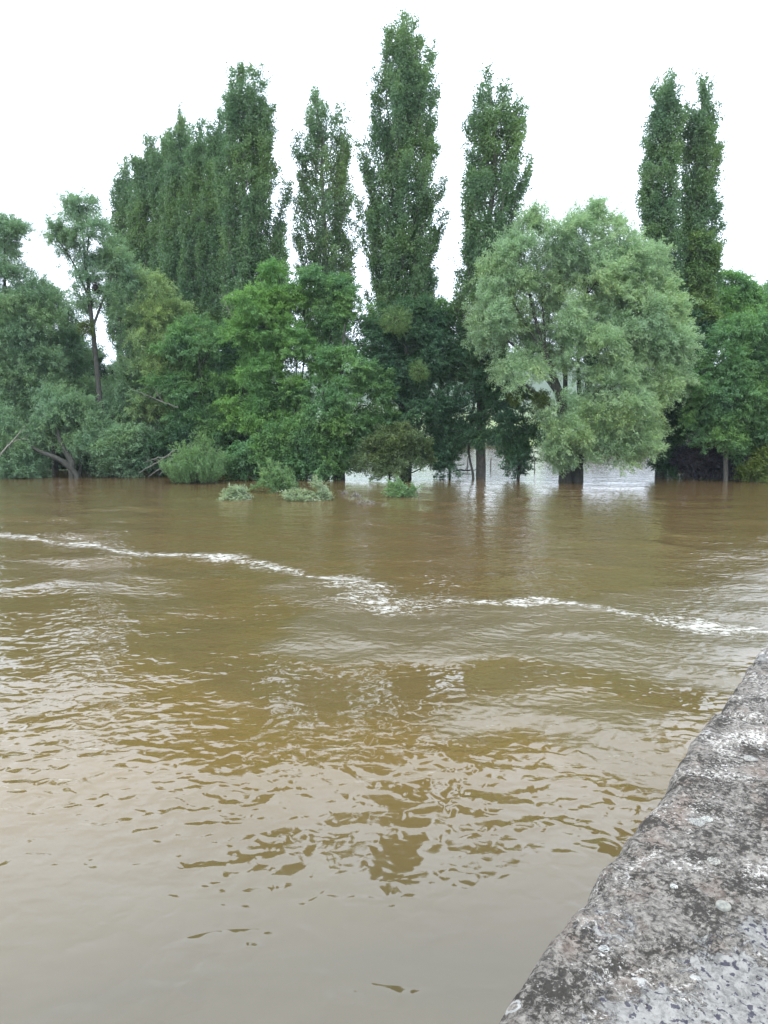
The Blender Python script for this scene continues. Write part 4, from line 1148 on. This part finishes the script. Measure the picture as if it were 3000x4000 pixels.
    disc('broad whitish lichen rosette on the parapet, left one of the touching pair', 1506, 1775, .014, (.46, .46, .43), 3, ring=True, flat=.0006)
    disc('bright white lichen patch touching the broad whitish rosette', 1528, 1769, .010, (.62, .62, .58), 4, flat=.0006)
    disc('small white lichen ring near the water edge in the blue grey crust of the parapet', 1305, 2050, .0075, (.55, .56, .55), 5, ring=True)
    disc('pale oval lichen spot farthest up the parapet near the right picture edge', 1620, 1638, .014, (.48, .47, .44), 6)
    disc('tiny bright white lichen dot in the dark crust in the middle of the parapet', 1456, 1914, .0055, (.66, .66, .63), 7)


wall()

# ground on the land side of the wall
def pavement():
    base = np.array([E0[0], E0[1], 0.0])
    m, nt, out = new_mat('worn tarmac')
    tc = N(nt, 'ShaderNodeTexCoord')
    n1 = noise(nt, tc.outputs['Object'], 40, 5, .7)
    p = N(nt, 'ShaderNodeBsdfPrincipled', Roughness=.9)
    nt.links.new(mixc(nt, n1, (.035, .035, .035), (.075, .073, .07)), p.inputs['Base Color'])
    nt.links.new(p.outputs[0], out.inputs[0])
    z = H - 1.65
    x0, x1, y0, y1, z0 = -2.9, 8.6, -7.0, -WIDTH + .03, -2.2
    V = [(x, y, zz) for x in (x0, x1) for y in (y0, y1) for zz in (z0, z)]
    F = [(0, 1, 3, 2), (4, 6, 7, 5), (0, 4, 5, 1), (2, 3, 7, 6), (0, 2, 6, 4), (1, 5, 7, 3)]
    o = np_mesh('pavement', V, F, m)
    o.location = base
    o.rotation_euler = (0, 0, math.atan2(WDIR[1], WDIR[0]))
    tag(o, None, None, None, 'structure')


pavement()

# ------------------------------------------------------------------ damp air
def haze():
    m, nt, out = new_mat('damp air')
    v = nt.nodes.new('ShaderNodeVolumePrincipled')
    v.inputs['Color'].default_value = (.88, .95, 1.0, 1)
    v.inputs['Density'].default_value = HAZE
    v.inputs['Anisotropy'].default_value = .2
    nt.links.new(v.outputs[0], out.inputs['Volume'])
    x0, x1, y0, y1, z0, z1 = -940, 940, -90, 1640, -4, 125
    V = [(x, y, z) for x in (x0, x1) for y in (y0, y1) for z in (z0, z1)]
    F = [(0, 1, 3, 2), (4, 6, 7, 5), (0, 4, 5, 1), (2, 3, 7, 6), (0, 2, 6, 4), (1, 5, 7, 3)]
    o = np_mesh('haze', V, F, m)
    tag(o, 'thin damp air', None, None, 'stuff')


HAZE = .00024
haze()
sc.cycles.volume_bounces = 0

# ------------------------------------------------------------------ light and sky
SUN_EL, SUN_AZ = math.radians(58), math.radians(205)
w = bpy.data.worlds.new('World')
sc.world = w
w.use_nodes = True
nt = w.node_tree
nt.nodes.clear()
wo = nt.nodes.new('ShaderNodeOutputWorld')
bg = nt.nodes.new('ShaderNodeBackground')
sky = nt.nodes.new('ShaderNodeTexSky')
sky.sky_type = 'NISHITA'
sky.sun_disc = False
sky.sun_elevation = SUN_EL
sky.sun_rotation = SUN_AZ
sky.dust_density = 4.0
hs = nt.nodes.new('ShaderNodeHueSaturation')
hs.inputs['Saturation'].default_value = .25
nt.links.new(sky.outputs[0], hs.inputs['Color'])
# overcast: an even cloud layer, brighter overhead
tc = nt.nodes.new('ShaderNodeTexCoord')
sep = nt.nodes.new('ShaderNodeSeparateXYZ')
nt.links.new(tc.outputs['Generated'], sep.inputs[0])
upz = math_(nt, 'MAXIMUM', sep.outputs[2], 0.0)
cl = mixc(nt, upz, (15.3, 17.1, 20.0), (22.0, 25.2, 29.4))
cn = noise(nt, mapping(nt, tc.outputs['Generated'], (1, 1, 2.5)), 1.6, 4, .6, .3)
cl = mixc(nt, 1.0, cl, ramp(nt, cn, [(.3, .92), (.7, 1.06)]), 'MULTIPLY')
mx = mixc(nt, .82, hs.outputs[0], cl)
nt.links.new(mx, bg.inputs['Color'])
bg.inputs['Strength'].default_value = .1
nt.links.new(bg.outputs[0], wo.inputs[0])

sun = bpy.data.lights.new('sun', 'SUN')
sun.energy = 0.9
sun.angle = math.radians(25)
sun.color = (1, .97, .93)
so = bpy.data.objects.new('sun', sun)
COL.objects.link(so)
so.rotation_euler = (math.radians(90) - SUN_EL, 0, math.pi - SUN_AZ)

# ------------------------------------------------------------------ camera
cam = bpy.data.cameras.new('camera')
cam.sensor_fit = 'VERTICAL'
cam.sensor_height = 36
cam.lens = 27
cam.clip_end = 5000
cam.clip_start = .02
co = bpy.data.objects.new('camera', cam)
COL.objects.link(co)
co.location = (0, 0, H)
co.rotation_euler = (math.radians(90) - PITCH, 0, 0)
sc.camera = co

sc.view_settings.view_transform = 'Standard'
sc.view_settings.look = 'None'
sc.view_settings.gamma = 1
sc.view_settings.exposure = 0.5
sc.cycles.max_bounces = 8
sc.cycles.transparent_max_bounces = 4
sc.cycles.diffuse_bounces = 4
sc.cycles.sample_clamp_indirect = 6
print('leaves', TOTAL[0])
